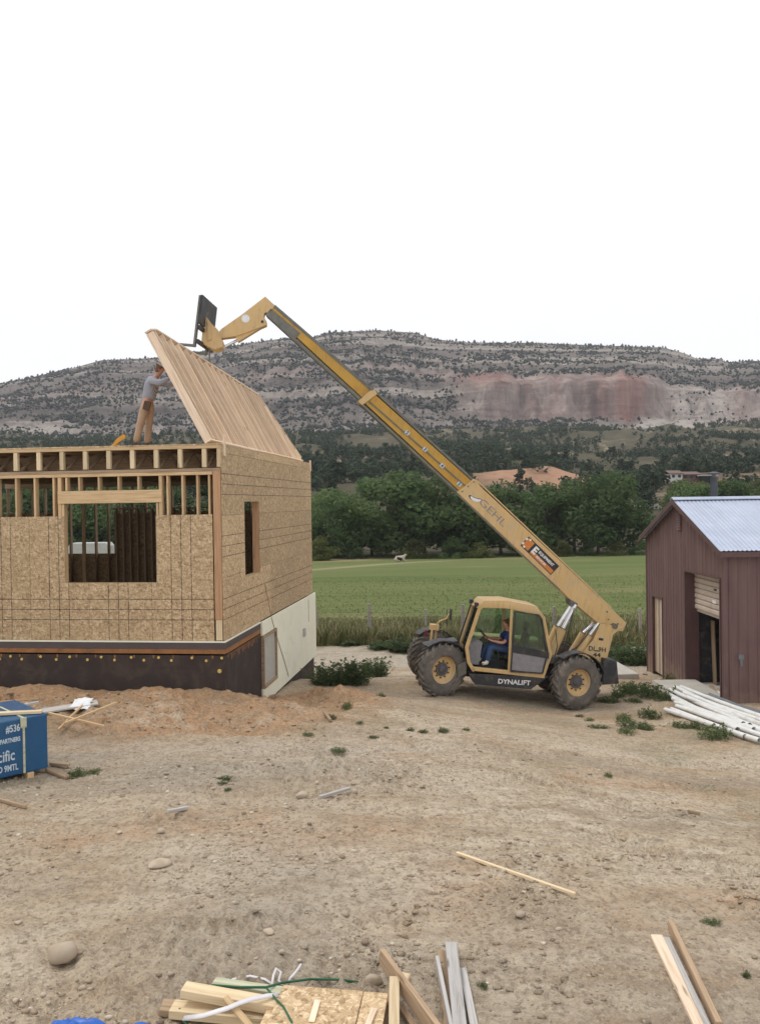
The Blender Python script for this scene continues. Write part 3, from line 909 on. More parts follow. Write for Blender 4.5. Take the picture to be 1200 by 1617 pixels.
def put_tree(name, label, cat, group, x, y, h, wide, k, olive=False, zoff=-.1):
    c, c2, t = TREE_VARS[k % 6]
    r = thing(name, label, cat, (x, y, float(zbase(np.array([x]), np.array([y]))[0]) + zoff), (0, 0, random.random() * 6.28), group)
    o = link(bpy.data.objects.new('crown', c2 if olive else c), r); o.scale = (h * wide, h * wide, h)
    o = link(bpy.data.objects.new('trunk', t), r); o.scale = (h, h, h)
    return r
TREE_LABEL = {498: 'cottonwood half hidden by the rear corner of the house', 522: 'slender cottonwood just right of the house corner', 548: 'low cottonwood left of the tallest crowns', 585: 'broad cottonwood left of the tallest rounded crown',
    632: 'tallest rounded cottonwood straight behind the calf', 668: 'cottonwood right of the tallest one above the calf', 700: 'cottonwood just left of where the base of the boom begins', 745: 'cottonwood behind the upper end of the thick boom section',
    790: 'cottonwood below the bare orange slope, right of the boom lettering', 828: 'cottonwood behind the orange and black decal on the boom', 866: 'wide cottonwood right of the boom decal', 905: 'cottonwood midway between the boom and the barn', 942: 'cottonwood second from the barn gable', 968: 'cottonwood nearest the barn gable'}
GT = 'cottonwoods at the far edge of the field'
# (u of the trunk, v of the crown top, distance, width factor)
for q, (u, vt, Y, wf) in enumerate([(-260, 770, 122, 1), (-170, 762, 125, 1), (-90, 768, 122, 1), (-20, 760, 126, 1.1), (40, 770, 121, 1), (95, 758, 126, 1.1), (150, 766, 123, 1),
        (205, 760, 127, 1), (265, 770, 122, 1.1), (330, 764, 125, 1), (400, 770, 122, 1), (450, 768, 126, 1), (498, 792, 120, .9), (522, 778, 124, 1.0), (548, 786, 118, .9),
        (585, 762, 124, 1.15), (632, 752, 121, 1.2), (668, 766, 126, 1.0), (700, 758, 121, 1.1), (745, 772, 124, 1.1), (790, 768, 121, 1.1), (828, 782, 126, 1.0),
        (866, 770, 120, 1.15), (905, 764, 124, 1.1), (942, 758, 119, 1.1), (968, 752, 124, .95), (1078, 768, 125, .8), (1110, 772, 122, 1), (1160, 766, 126, 1.1),
        (1210, 770, 122, 1), (1270, 764, 126, 1), (1350, 768, 123, 1), (1440, 766, 125, 1)]):
    P = at(u, vt, Y)
    zb = float(zbase(np.array([P.x]), np.array([Y]))[0])
    h = (P.z - zb) * 1.06
    tree_ = put_tree('cottonwood_tree', 'dark green cottonwood in the tree row at the far edge of the field', 'tree', GT, P.x, Y, h, wf * 1.12, q)
    nm_ = TREE_LABEL.get(u)
    if nm_: tree_['label'] = nm_
# lower bushes under the row
for q, (u, vt, Y) in enumerate([(505, 838, 112), (560, 845, 116), (655, 842, 116), (715, 838, 115), (757, 846, 114), (842, 836, 115), (888, 844, 114), (925, 850, 115), (975, 846, 114), (1012, 842, 115)]):
    P = at(u, vt, Y); zb = float(zbase(np.array([P.x]), np.array([Y]))[0])
    put_tree('shrub', 'rounded green shrub standing in front of the cottonwood trunks', 'shrub', 'shrubs under the cottonwoods', P.x, Y, (P.z - zb), 1.3, q + 2, olive=q % 2 == 0, zoff=-.9)
# the yellower trees behind the barn
for q, (u, vt, Y) in enumerate([(1078, 757, 160), (1105, 760, 166), (1142, 758, 160), (1170, 762, 165), (1198, 756, 162), (1235, 760, 166), (1275, 758, 160)]):
    P = at(u, vt, Y); zb = float(zbase(np.array([P.x]), np.array([Y]))[0])
    put_tree('olive_tree', 'olive green tree rising behind the ridge of the barn roof', 'tree', 'olive trees beyond the barn', P.x, Y, max(3.5, P.z - zb), 1.25, q + 1, olive=True)

# junipers on the hill: 300 things and the rest as one mass
def hill_points(n, y0, y1, seed):
    rng = np.random.default_rng(seed)
    Y = y0 * (y1 / y0) ** (rng.random(n * 3) ** .8)
    X = (rng.uniform(-140, 1340, n * 3) - 600) / FPX * Y
    d = fbm(X * .03 + 7, Y * .03 + 3, 3)
    k = (rng.random(n * 3) < 1.2 - 1.15 * sstep(.46, .64, d)) & ~((np.abs(X - 45) < 20) & (np.abs(Y - 219) < 15) & (rng.random(n * 3) < .93)) & ~((X / Y > .345) & (X / Y < .415) & (Y < 216)) & ~((np.abs(X - 92) < 13) & (np.abs(Y - 212) < 14))
    X, Y = X[k][:n], Y[k][:n]
    return np.stack([X, Y, zbase(X, Y)], -1), rng
JV = []
for k in range(4):
    rng = np.random.default_rng(300 + k)
    cs = []; rs = []
    for _ in range(14):
        t = rng.random(); a = rng.random() * 6.283; r = (.34 - .24 * t) * math.sqrt(rng.random())
        cs.append((r * math.cos(a), r * math.sin(a), .1 + .78 * t)); rs.append(.19 - .09 * t)
    V, F = leaf_cloud(cs, rs, 40, .055, rng, 1.0)
    crown = np_mesh('crown', V, F, MT['juniper'])
    trunk = MB().tube([(0, 0, -.08), (.01, 0, .3), (0, .01, .8)], [.035, .028, .006], 5).mesh('trunk', MT['bark'], True)
    JV.append((crown, trunk))
JP, rng = hill_points(292, 168, 330, 5)
JP = JP[np.argsort(JP[:, 1])]
for q, p in enumerate(JP):
    h = rng.uniform(3.4, 6.4); wv = rng.uniform(.9, 1.35)
    c, t = JV[q % 4]
    r = thing('juniper_tree', 'small dark juniper on the hillside between the field and the mesa', 'tree', tuple(p), (0, 0, rng.random() * 6), 'junipers on the hillside')
    o = link(bpy.data.objects.new('crown', c), r); o.scale = (h * wv, h * wv, h)
    o = link(bpy.data.objects.new('trunk', t), r); o.scale = (h, h, h)
JP2, rng = hill_points(5600, 190, 640, 6)
sz = rng.uniform(1.1, 2.4, len(JP2)); cc_ = []; rr_ = []
for t_ in range(3):
    cc_.append(JP2 + np.stack([rng.normal(0, .35, len(sz)) * sz, rng.normal(0, .35, len(sz)) * sz, sz * (.35 + .55 * t_)], -1)); rr_.append(sz * (1.0 - .24 * t_))
V, F = leaf_cloud(np.concatenate(cc_), np.concatenate(rr_), 17, .55, rng, 1.0)
me = np_mesh('hillside_woodland', V, F, MT['juniper'])
tag(link(bpy.data.objects.new('hillside_woodland', me)), 'dense dark juniper woodland covering the upper hillside below the mesa', 'woodland', kind='stuff')

# ================================================================== HOUSE UNDER CONSTRUCTION
HO = Vector((-3.07, 16.03, 0.0)); HA = -rad(6.9)
HM = Matrix.Translation(HO) @ Matrix.Rotation(HA, 4, 'Z')
house = thing('house_frame', 'half built house with strand board walls, open stud bays and a dark foundation', 'house', mat=HM)
_cache = {}
def stick_mesh(L_, w_, h_, mat, bev=.004):
    key = (round(L_, 3), round(w_, 3), round(h_, 3), mat)
    if key not in _cache:
        _cache[key] = MB().box(0, L_, -w_ / 2, w_ / 2, -h_ / 2, h_ / 2).mesh('board', MT[mat], bevel=bev, seg=1)
    return _cache[key]
def stick(name, p, q, w_, h_, mat, parent=None, up=(0, 0, 1), label=None, roll=0, bev=.004):
    """board of width w_ (sideways) and height h_ (along up), mesh grain along its own x"""
    p = Vector(p); q = Vector(q); d = q - p; L_ = d.length; d.normalize()
    up = Vector(up)
    if abs(d.dot(up)) > .99: up = Vector((0, 1, 0))
    b = up.cross(d).normalized(); c = d.cross(b)
    M = Matrix((d, b, c)).transposed().to_4x4()
    if roll: M = M @ Matrix.Rotation(roll, 4, 'X')
    M.translation = p
    o = bpy.data.objects.new(name, stick_mesh(L_, w_, h_, mat, bev))
    link(o, parent)
    o.matrix_local = M
    if label: o['label'] = label
    return o
def vstud(x, y, z0, z1, wx=.038, wy=.14, mat='lumber', name='stud', label=None):
    return stick(name, (x, y, z0), (x, y, z1), wx, wy, mat, house, up=(0, 1, 0), label=label)

W_L, D_B = -9.6, 8.55          # house runs from x = W_L to 0 and y = 0 to D_B
Z0, ZS, ZP, ZT = 1.09, 3.56, 4.335, 4.465
# foundation
def poly_wall(name, pts, a0, a1, axis, mat, label=None, bevel=0):
    return MB().prism(pts, a0, a1, axis).build(name, MT[mat], house, bevel=bevel, label=label)
poly_wall('foundation_wall', [(W_L, -1.7), (.01, -1.7), (.01, .80), (W_L, .80)], -.012, .14, 'y', 'membrane')
poly_wall('flashing_strip', [(W_L, .925), (.022, .925), (.022, 1.052), (W_L, 1.052)], -.022, .1, 'y', 'strip')
poly_wall('orange_strip', [(W_L, .835), (.018, .835), (.018, .922), (W_L, .922)], -.018, .1, 'y', 'orange')
poly_wall('foundation_wall', [(.145, -2.6), (D_B, -2.6), (D_B, .80), (.145, .80)], -.14, .012, 'x', 'membrane')
poly_wall('flashing_strip', [(.105, .925), (2.6, .925), (2.6, 1.052), (.105, 1.052)], -.10, .022, 'x', 'strip')
poly_wall('orange_strip', [(.105, .825), (2.6, .825), (2.6, .922), (.105, .922)], -.10, .018, 'x', 'orange')
MB().box(W_L, .03, -.03, 0, 1.055, 1.085).build('sill_seal', MT['foam'], house)
MB().box(.002, .03, .003, 2.6, 1.055, 1.085).build('sill_seal', MT['foam'], house)
MB().box(W_L, W_L + .14, .145, D_B, -2.6, 1.05).build('foundation_wall', MT['membrane'], house)
MB().box(W_L + .145, -.145, D_B - .14, D_B - .003, -2.6, 1.05).build('foundation_wall', MT['membrane'], house)
# drips of orange primer under the tape on the side
mb = MB(); rr = random.Random(4)
for k in range(26):
    y = .12 + k * .095; h = rr.uniform(.03, .16); wd = rr.uniform(.015, .035)
    mb.box(.0125, .0165, y, y + wd, .80 - h, .801)
o = mb.build('primer_runs', MT['orange'], house); o['kind'] = 'stuff'
capm = MB().lathe([(0, 0), (.028, 0), (.026, -.012), (0, -.014)], 10, False).mesh('cap_nail', MT['yellowcap'])
x = -.05; k = 0
while x > -5.2:
    for (dx, z) in ((0, .70 if k % 2 else .755), ):
        o = link(bpy.data.objects.new('cap_nail', capm), house); o.location = (x + dx, -.0125, z); o.scale = (1.0, 1, 1.0)
    x -= rr.uniform(.22, .42); k += 1
o = link(bpy.data.objects.new('cap_nail', capm), house); o.location = (-.1, -.0125, .5); o.scale = (1.5, 1, 1.5)
# orange bracket studs hanging under the tape
for k in range(13):
    x = -.25 - k * .40
    MB().box(x, x + .03, -.017, -.0125, .745, .802).build('tape_tab', MT['orange'], house)
# lower siding of white foam board, in three sheets
ys = [2.62, 5.06, 7.5, D_B + .13]
for k in range(3):
    y0, y1 = ys[k] + (.003 if k else 0), ys[k + 1]
    if k == 0:
        mb = MB()
        pts = [(y0, -.80), (y1, -.80), (y1, 1.075), (y0, 1.075), (y0, .76), (3.90, .76), (3.90, -.46), (y0, -.46)]
        mb.prism(pts, .014, .064, 'x')
    else:
        mb = MB().box(.014, .064, y0, y1, -.80, 1.075)
    mb.build('foam_board', MT['foam'], house, bevel=.004, seg=1)
# basement window
mb = MB()
for a in ((2.66, 2.72, -.46, .75), (3.84, 3.897, -.46, .75)): mb.box(-.12, .078, a[0], a[1], a[2] + .003, a[3] - .003)
mb.box(-.12, .078, 2.723, 3.837, .69, .747); mb.box(-.12, .09, 2.723, 3.837, -.457, -.40)
wf = mb.build('basement_window', MT['darkwood'], house)
MB().box(.0135, .03, 2.724, 3.836, -.398, .688).build('pane', MT['translucent'], wf)
stick('spigot_box', (.065, 6.9, .16), (.125, 6.9, .16), .14, .22, 'greyboard', house)
MB().box(.065, .07, 7.62, 7.64, .35, .98).build('foam_tear', MT['strip'], house)
# side wall of strand board: three courses of sheets
wy0, wy1, wz0, wz1 = 1.533, 2.72, 2.19, 3.806
def side_panel(y0, y1, z0, z1):
    g = .003
    y0 += g; y1 -= g; z0 += g; z1 -= g
    a, b_, c, d = max(y0, wy0), min(y1, wy1), max(z0, wz0), min(z1, wz1)
    def part(p0, p1, q0, q1, org):
        if p1 - p0 < .01 or q1 - q0 < .01: return
        jit = random.uniform(0, .003)
        o = MB().box(-.012, 0 + jit, p0 - org[0], p1 - org[0], q0 - org[1], q1 - org[1]).build('osb_panel', MT['osb_side'], house)
        o.location = (0.0, org[0], org[1])
    if a < b_ and c < d:            # window cut: an outline polygon with the opening taken from it
        org = (y0, z0)
        pts = None
        P = lambda yy, zz: (yy - org[0], zz - org[1])
        left, right_, bot, top = a > y0 + .01, b_ < y1 - .01, c > z0 + .01, d < z1 - .01
        mb = MB()
        if left and right_ and bot and not top:
            pts = [P(y0, z0), P(y1, z0), P(y1, z1), P(b_, z1), P(b_, c), P(a, c), P(a, z1), P(y0, z1)]
        elif left and right_ and top and not bot:
            pts = [P(y0, z0), P(a, z0), P(a, d), P(b_, d), P(b_, z0), P(y1, z0), P(y1, z1), P(y0, z1)]
        if pts:
            o = mb.prism(pts, -.012, .001, 'x').build('osb_panel', MT['osb_side'], house); o.location = (0, org[0], org[1]); return
        part(y0, a, z0, z1, (y0, z0)); part(b_, y1, z0, z1, (b_, z0))
        part(a, b_, z0, c, (a, z0)); part(a, b_, d, z1, (a, d))
    else:
        part(y0, y1, z0, z1, (y0, z0))
for z0, z1, cuts in ((Z0, 2.32, (0, 1.22, 3.66, 6.1, D_B)), (2.32, 3.54, (0, 1.22, 3.66, 6.1, D_B)), (3.54, 4.76, (0, 2.9, 5.34, 7.78, D_B)), (4.76, 4.93, (0, 2.44, 4.88, 7.32, D_B))):
    for k in range(len(cuts) - 1): side_panel(cuts[k], cuts[k + 1], z0, z1)
# jambs of the side window
stick('window_jamb', (-.09, wy1 + .019, wz0), (-.09, wy1 + .019, wz1), .16, .038, 'fir', house, up=(0, 1, 0))
stick('window_jamb', (-.09, wy0 - .019, wz0), (-.09, wy0 - .019, wz1), .16, .038, 'lumber', house, up=(0, 1, 0))
stick('window_sill', (-.09, wy0 - .03, wz0 - .019), (-.09, wy1 + .03, wz0 - .019), .16, .038, 'lumber', house)
stick('window_header', (-.09, wy0 - .03, wz1 + .07), (-.09, wy1 + .03, wz1 + .07), .14, .14, 'lumber', house)
# side wall studs and plates
for k in range(22):
    y = .25 + k * .406
    if wy0 - .06 < y < wy1 + .06 or y > D_B - .2: continue
    vstud(-.085, y, Z0 + .05, ZP, .14, .038)
stick('top_plate', (-.085, .15, ZP + .065), (-.085, D_B - .15, ZP + .065), .14, .13, 'lumber', house)
# front wall: sheets on end, cut round the window
SEAMS = [-9.27, -8.05, -6.83, -5.61, -4.39, -3.17 + .415, -1.45, -.195]
SEAMS = [-9.6, -8.93, -7.69, -6.45, -5.21, -3.99, -2.755, -1.455, -.195]
WX0, WX1, WZ0, WZ1 = -3.25, -1.345, 2.225, 3.81
def front_panel(x0, x1):
    g = .003; a, b_ = x0 + g, x1 - g; zb, zt = Z0, ZS
    if a < WX1 and b_ > WX0:
        P = lambda x, z: (x - a, z - zb)
        if a < WX0 and b_ < WX1:   pts = [P(a, zb), P(b_, zb), P(b_, WZ0), P(WX0, WZ0), P(WX0, zt), P(a, zt)]
        elif a < WX0:              pts = [P(a, zb), P(b_, zb), P(b_, zt), P(WX1, zt), P(WX1, WZ0), P(WX0, WZ0), P(WX0, zt), P(a, zt)]
        elif b_ > WX1:             pts = [P(a, zb), P(b_, zb), P(b_, zt), P(WX1, zt), P(WX1, WZ0), P(a, WZ0)]
        else:                      pts = [P(a, zb), P(b_, zb), P(b_, WZ0), P(a, WZ0)]
    else:
        pts = [(0, 0), (b_ - a, 0), (b_ - a, zt - zb), (0, zt - zb)]
    jit = random.uniform(0, .003)
    o = MB().prism(pts, -.001 - jit, .011, 'y').build('osb_panel', MT['osb_front'], house)
    o.location = (a, 0, zb)
for k in range(len(SEAMS) - 1): front_panel(SEAMS[k], SEAMS[k + 1])
# corner post left bare, spliced near its foot
stick('corner_post', (-.10, .052, 1.50), (-.10, .052, ZP + .13), .155, .10, 'fir', house, up=(0, 1, 0))
stick('corner_post', (-.10, .056, Z0 + .005), (-.10, .056, 1.495), .13, .10, 'pine', house, up=(0, 1, 0))
# studs of the front wall, seen between the sheets and the plates
fs = [-.26, -.50, -.80, -1.105] + [-3.47, -3.87, -4.27, -4.67, -5.08, -5.49, -5.9, -6.3, -6.7, -7.1, -7.5, -7.9, -8.3, -8.7, -9.1, -9.5]
for x in fs: vstud(x, .086, Z0 + .05, ZP)
vstud(-1.245, .086, Z0 + .05, ZP, .07); vstud(-3.345, .086, Z0 + .05, ZP, .07)
for x in (-1.30,): vstud(-1.318, .086, WZ0 - .04, 3.80, .05, name='window_jamb')
vstud(-3.278, .086, WZ0 - .04, 3.80, .05, name='window_jamb')
for x in (-1.70, -2.11, -2.52, -2.93, -3.20): vstud(x, .086, 4.065, ZP, name='cripple_stud')
stick('window_header', (-3.375, .06, 3.935), (-1.215, .06, 3.935), .13, .25, 'lumber', house)
stick('window_sill', (-3.30, .086, WZ0 - .02), (-1.295, .086, WZ0 - .02), .15, .036, 'lumber', house)
stick('bottom_plate', (W_L, .086, Z0 + .022), (-.2, .086, Z0 + .022), .14, .04, 'lumber', house)
stick('top_plate', (W_L, .07, ZP + .032), (-.19, .07, ZP + .032), .14, .06, 'lumber', house)
stick('top_plate', (W_L, .07, ZP + .096), (-.03, .07, ZP + .096), .14, .062, 'darkwood', house)
# floor trusses seen from their ends
tx = [-.06] + [-.36 - .49 * k for k in range(19)]
for x in tx:
    tr = stick('floor_truss', (x, .08, ZT + .02), (x, .08, ZT + .386), .085, .085, 'pine', house, up=(0, 1, 0))
mb_web = MB()
for k in range(8):
    y = .3 + k * 1.0
    mb_web.bar((0, y, .06), (0, y + .5, .35), .06, .04); mb_web.bar((0, y + .5, .35), (0, y + 1.0, .06), .06, .04)
mb_web.box(-.042, .042, .13, D_B - .2, .001, .036); mb_web.box(-.042, .042, .13, D_B - .2, .355, .386)
web = mb_web.mesh('truss_web', MT['darkwood'])
for x in tx:
    o = link(bpy.data.objects.new('truss_web', web), house); o.location = (x, 0, ZT)
MB().box(W_L, -.02, 1.3, 1.315, ZT + .003, ZT + .385).build('rim_backing', MT['darkwood'], house)  # board added behind the truss ends, its dark tone imitating shade in the bays
MB().box(W_L, -.02, D_B - .15, D_B, ZT - .12, ZT + .385).build('rim_backing', MT['osb_darker'], house)
stick('ribbon_board', (W_L, .075, 4.885), (-.02, .075, 4.885), .09, .064, 'lumber', house)
for k in range(4):
    x0 = W_L + k * 2.44; x1 = min(x0 + 2.437, -.014)
    if x1 - x0 > .1:
        for j in range(7):
            MB().box(x0, x1, .03 + j * 1.22, min(.027 + (j + 1) * 1.22, D_B), 4.92, 4.945).build('deck_panel', MT['osb_plain'], house)
# first floor deck, rear and far walls, a partition of studs
MB().box(W_L + .01, -.15, .16, D_B - .15, 1.0, 1.085).build('floor_deck', MT['osb_darker'], house)
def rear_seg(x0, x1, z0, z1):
    return MB().box(x0, x1, D_B - .012, D_B, z0, z1).build('osb_panel', MT['osb_darker'], house)
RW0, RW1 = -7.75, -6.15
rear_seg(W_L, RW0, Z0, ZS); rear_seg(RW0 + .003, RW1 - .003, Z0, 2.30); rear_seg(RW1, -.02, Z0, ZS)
for k in range(24):
    x = -.2 - k * .406
    vstud(x, D_B - .09, Z0 + .04 if not RW0 < x < RW1 or k % 3 == 0 else Z0 + .04, ZP, mat='darkwood')
stick('top_plate', (W_L, D_B - .09, ZP + .06), (-.05, D_B - .09, ZP + .06), .14, .12, 'darkwood', house)
MB().box(W_L, W_L + .012, .2, D_B - .2, Z0, ZS).build('osb_panel', MT['osb_darker'], house)
for k in range(16):
    vstud(W_L + .09, .4 + .5 * k, Z0 + .04, ZP, .14, .038, mat='darkwood')
for k in range(12):
    vstud(-4.72 + .2 * k, 5.6, Z0 + .02, ZS + .1, mat='darkwood', name='partition_stud')
MB().box(-4.75, -2.45, 5.68, 5.692, Z0, ZS - .02).build('partition_board', MT['osb_darker'], house)
stick('partition_plate', (-4.8, 5.6, ZS + .12), (-.2, 5.6, ZS + .12), .14, .04, 'darkwood', house)
stick('loose_brace', (-5.6, 5.5, Z0 + .02), (-5.6, 5.5, ZP), .09, .04, 'lumber', house)
# short upright where the wall frame hinges
stick('stop_block', (.012, .16, 4.70), (.012, .16, 5.12), .04, .09, 'stud', house, up=(0, 1, 0))
stick('stop_block', (.012, D_B - .1, 4.70), (.012, D_B - .1, 5.02), .04, .09, 'stud', house, up=(0, 1, 0))
stick('edge_block', (-.05, .3, 4.958), (-.05, 3.1, 4.958), .09, .03, 'stud', house)
# the string of an electric cord hanging down the siding
MB().tube([(.004, 3.1, 1.9), (.07, 3.4, 1.06), (.072, 4.1, .3), (.075, 4.6, -.2), (.08, 5.0, -.66)], .008, 5).build('hanging_cord', MT['darkwood'], house)

# ================================================================== TILTED WALL FRAME
FR = HM @ Matrix.Translation((-.285, .1, 4.985))
th = rad(61.8)
FR = FR @ Matrix.Rotation(-(math.pi / 2 - th), 4, 'Y')     # local z runs up the wall, local y along it
wall = thing('wall_frame', 'tilted stud wall being raised on the deck, tapering off to the rear', 'wall frame', mat=FR)
def top_h(y):
    return float(np.interp(y, [0, .4, 3.2, 7.2, 8.5], [2.50, 2.60, 2.40, 2.10, .12]))
k = 0
y = .02
stick('end_stud', (0, .02, 0), (0, .02, 2.47), .155, .045, 'stud', wall, up=(0, 1, 0))
y = .24
while y < 8.35:
    stick('stud', (random.uniform(-.006, .006), y + random.uniform(-.02, .02), .04), (random.uniform(-.006, .006), y + random.uniform(-.02, .02), max(.1, top_h(y) - .03)), .14, .038, 'stud', wall, up=(0, 1, 0))
    y += .406 if y < 4.5 else .30
stick('bottom_plate', (0, -.01, .018), (0, 8.5, .018), .142, .038, 'stud', wall)
for (y0, y1) in ((-.02, .4), (.4, 3.2), (3.2, 7.2), (7.2, 8.52)):
    stick('top_plate', (0, y0, top_h(max(y0, 0)) + .0), (0, y1 - .003, top_h(y1)), .15, .038, 'stud', wall)
MB().box(-.082, -.072, .05, 7.1, .05, 1.21).build('osb_panel', MT['osb_plain'], wall)
MB().box(-.082, -.072, .05, 3.1, 1.215, 2.36).build('osb_panel', MT['osb_plain'], wall)
MB().prism([(3.105, 1.215), (7.1, 1.215), (7.1, 2.08), (3.105, 2.37)], -.082, -.072, 'x').build('osb_panel', MT['osb_plain'], wall)

# ================================================================== BARN
BO = Vector((8.35, 20.0, -1.28))
barn = thing('barn', 'maroon metal barn with a pale roof and a half open roll up door', 'barn', BO, (0, 0, rad(-1.0)))
GW, BL, EH, RH = 6.2, 9.0, 3.80, 4.96
def rib_profile(L_, pitch=.229, h=.019):
    pts = []; x = 0
    while x < L_ - 1e-6:
        for dx, z in ((0, 0), (.075, 0), (.095, h), (.125, h), (.145, 0)):
            if x + dx <= L_: pts.append((x + dx, z))
        x += pitch
    pts.append((L_, 0)); return pts
def gable_top(y): return EH + (RH - EH) * (1 - abs(y - GW / 2) / (GW / 2))
def ribbed(name, y0, y1, lo, hi, mat):
    """gable wall sheet in plane x=0 facing -x between y0,y1; lo, hi functions of y"""
    pr = rib_profile(y1 - y0); mb = MB(); n = len(pr); vs = []
    for (d, h) in pr:
        y = y0 + d; vs += [(-h, y, lo(y)), (-h, y, hi(y))]
    for (d, h) in pr:
        y = y0 + d; vs += [(.02, y, lo(y)), (.02, y, hi(y))]
    fs = [(2 * i, 2 * i + 1, 2 * i + 3, 2 * i + 2) for i in range(n - 1)]
    mb.add(vs[:2 * n], fs)
    return mb.build(name, MT[mat], barn, recalc=False)
DY0, DY1, DZ = .29, 2.71, 3.0
SY0, SY1, SZ = 4.67, 5.60, 2.02
edges = [0, .29, 1.10, 1.91, 2.71, 3.36, 4.01, 4.67, 5.60, 6.2]
for a, b_ in zip(edges[:-1], edges[1:]):
    lo = (lambda y: DZ) if (a >= DY0 - .01 and b_ <= DY1 + .01) else ((lambda y: SZ) if (a >= SY0 - .01 and b_ <= SY1 + .01) else (lambda y: -.9))
    ribbed('wall_sheet', a + .002, b_ - .002, lo, gable_top, 'metal_maroon')
x = 0
while x < BL - .01:                                     # the long side, sheets facing the yard
    L_ = min(.914, BL - x); pr = rib_profile(L_ - .004); n = len(pr); vs = []
    for (d, h) in pr: vs += [(x + .002 + d, -h, -.9), (x + .002 + d, -h, EH - .03)]
    MB().add(vs, [(2 * i, 2 * i + 2, 2 * i + 3, 2 * i + 1) for i in range(n - 1)]).build('wall_sheet', MT['metal_maroon'], barn, recalc=False)
    x += .914
MB().box(0.03, BL, GW - .02, GW, -.9, EH).build('back_wall', MT['metal_maroon'], barn)
MB().prism([(0.02, -.9), (GW - .02, -.9), (GW - .02, EH), (GW / 2, RH - .02), (.02, EH)], BL - .02, BL, 'x').build('end_wall', MT['metal_maroon'], barn)
MB().box(-.028, .05, -.028, .05, -.9, EH - .02).build('corner_trim', MT['metal_maroon'], barn)
MB().box(-.028, .05, GW - .05, GW + .02, -.9, EH - .02).build('corner_trim', MT['trim'], barn)
# roof of corrugated sheets
slope = math.atan2(RH - EH, GW / 2)
for side in (0, 1):
    x = -.22; run = GW / 2 + .24
    while x < BL + .2:
        L_ = .80; pts = []
        nn = 22
        for i in range(nn + 1): pts.append((x + L_ * i / nn, .012 * math.cos(2 * math.pi * (x + L_ * i / nn) / .11)))
        vs = []
        for (px_, h) in pts:
            y_e = -.24; z_e = EH - .24 * math.tan(slope) + .03
            y_r = GW / 2; z_r = RH + .03
            if side: y_e = GW + .12; z_e = EH - .12 * math.tan(slope) + .03
            vs += [(px_, y_e, z_e + h), (px_, y_r, z_r + h)]
        fs = [(2 * i, 2 * i + 2, 2 * i + 3, 2 * i + 1) for i in range(nn)]
        o = MB().add(vs, fs).build('roof_sheet', MT['galv'], barn, recalc=False)
        x += L_ - .004
MB().prism([(GW / 2 - .15, RH + .01), (GW / 2, RH + .075), (GW / 2 + .15, RH + .01), (GW / 2 + .15, RH + .03), (GW / 2, RH + .095), (GW / 2 - .15, RH + .03)], -.23, BL + .2, 'x').build('ridge_cap', MT['galv'], barn)
for sgn, e in ((0, -.25), (1, GW + .13)):
    stick('rake_trim', (-.21, e, EH - .25 * math.tan(slope) - .05), (-.21, GW / 2, RH - .05), .03, .14, 'trim', barn) if False else MB().bar((-.21, e, EH - (.25 if e < 0 else .13) * math.tan(slope) - .045), (-.21, GW / 2, RH - .045), .03, .12).build('rake_trim', MT['trim'], barn)
MB().box(-.2, BL + .1, -.215, -.19, EH - .22, EH - .085).build('fascia', MT['trim'], barn)
MB().box(-.19, BL, -.188, 0, EH - .10, EH - .085).build('soffit', MT['trim'], barn)
# gable vent
v = MB().box(-.032, .02, 2.93, 3.25, EH + .30, EH + .84).build('gable_vent', MT['trim'], barn)
for k in range(7):
    z = EH + .33 + k * .07
    MB().prism([(-.065, z), (-.034, z + .035), (-.034, z + .05), (-.065, z + .012)], 2.95, 3.23, 'y').build('louvre', MT['metal_maroon'], v)
# roll up door
for (a, b_) in ((DY1 - .002, DY1 + .05), (DY0 - .05, DY0 + .002)):
    MB().box(-.03, .36, a, b_, -.5, DZ + .04).build('door_jamb', MT['trim'], barn)
MB().box(-.03, .34, DY0, DY1, DZ, DZ + .05).build('door_jamb', MT['trim'], barn)
door = MB().box(.30, .315, DY0, DY1, 1.90, 1.97).build('roll_up_door', MT['doorwhite'], barn)
nsl = 7
for k in range(nsl):
    z0 = 1.975 + k * (DZ - 1.975) / nsl; z1 = z0 + (DZ - 1.975) / nsl - .012
    MB().prism([(.262, z0), (.245, z0 + .03), (.245, z1 - .02), (.262, z1), (.30, z1), (.30, z0)], DY0 + .003, DY1 - .003, 'y').build('door_slat', MT['doorwhite'], door, bevel=.004, seg=1)
MB().box(.225, .243, 1.15, 1.3, 2.62, 2.67).build('door_handle', MT['black'], door)
MB().box(.235, .2435, 1.2, 1.42, 2.28, 2.36).build('door_label', MT['paper'], door)
# small side door
MB().box(-.03, .12, SY0 - .04, SY0 + .02, -.4, SZ + .03).build('door_frame', MT['trim'], barn)
MB().box(-.03, .12, SY1 - .02, SY1 + .04, -.4, SZ + .03).build('door_frame', MT['trim'], barn)
MB().box(-.03, .12, SY0 + .021, SY1 - .021, SZ - .04, SZ + .03).build('door_frame', MT['trim'], barn)
d_ = MB().box(.05, .09, SY0 + .022, SY1 - .022, -.35, SZ - .045).build('side_door', MT['doorwhite'], barn)
for k in range(5):
    MB().box(.035, .0495, SY0 + .05 + k * .165, SY0 + .20 + k * .165, -.32, SZ - .08).build('door_board', MT['doorwhite' if k % 2 else 'darkwood'], d_)
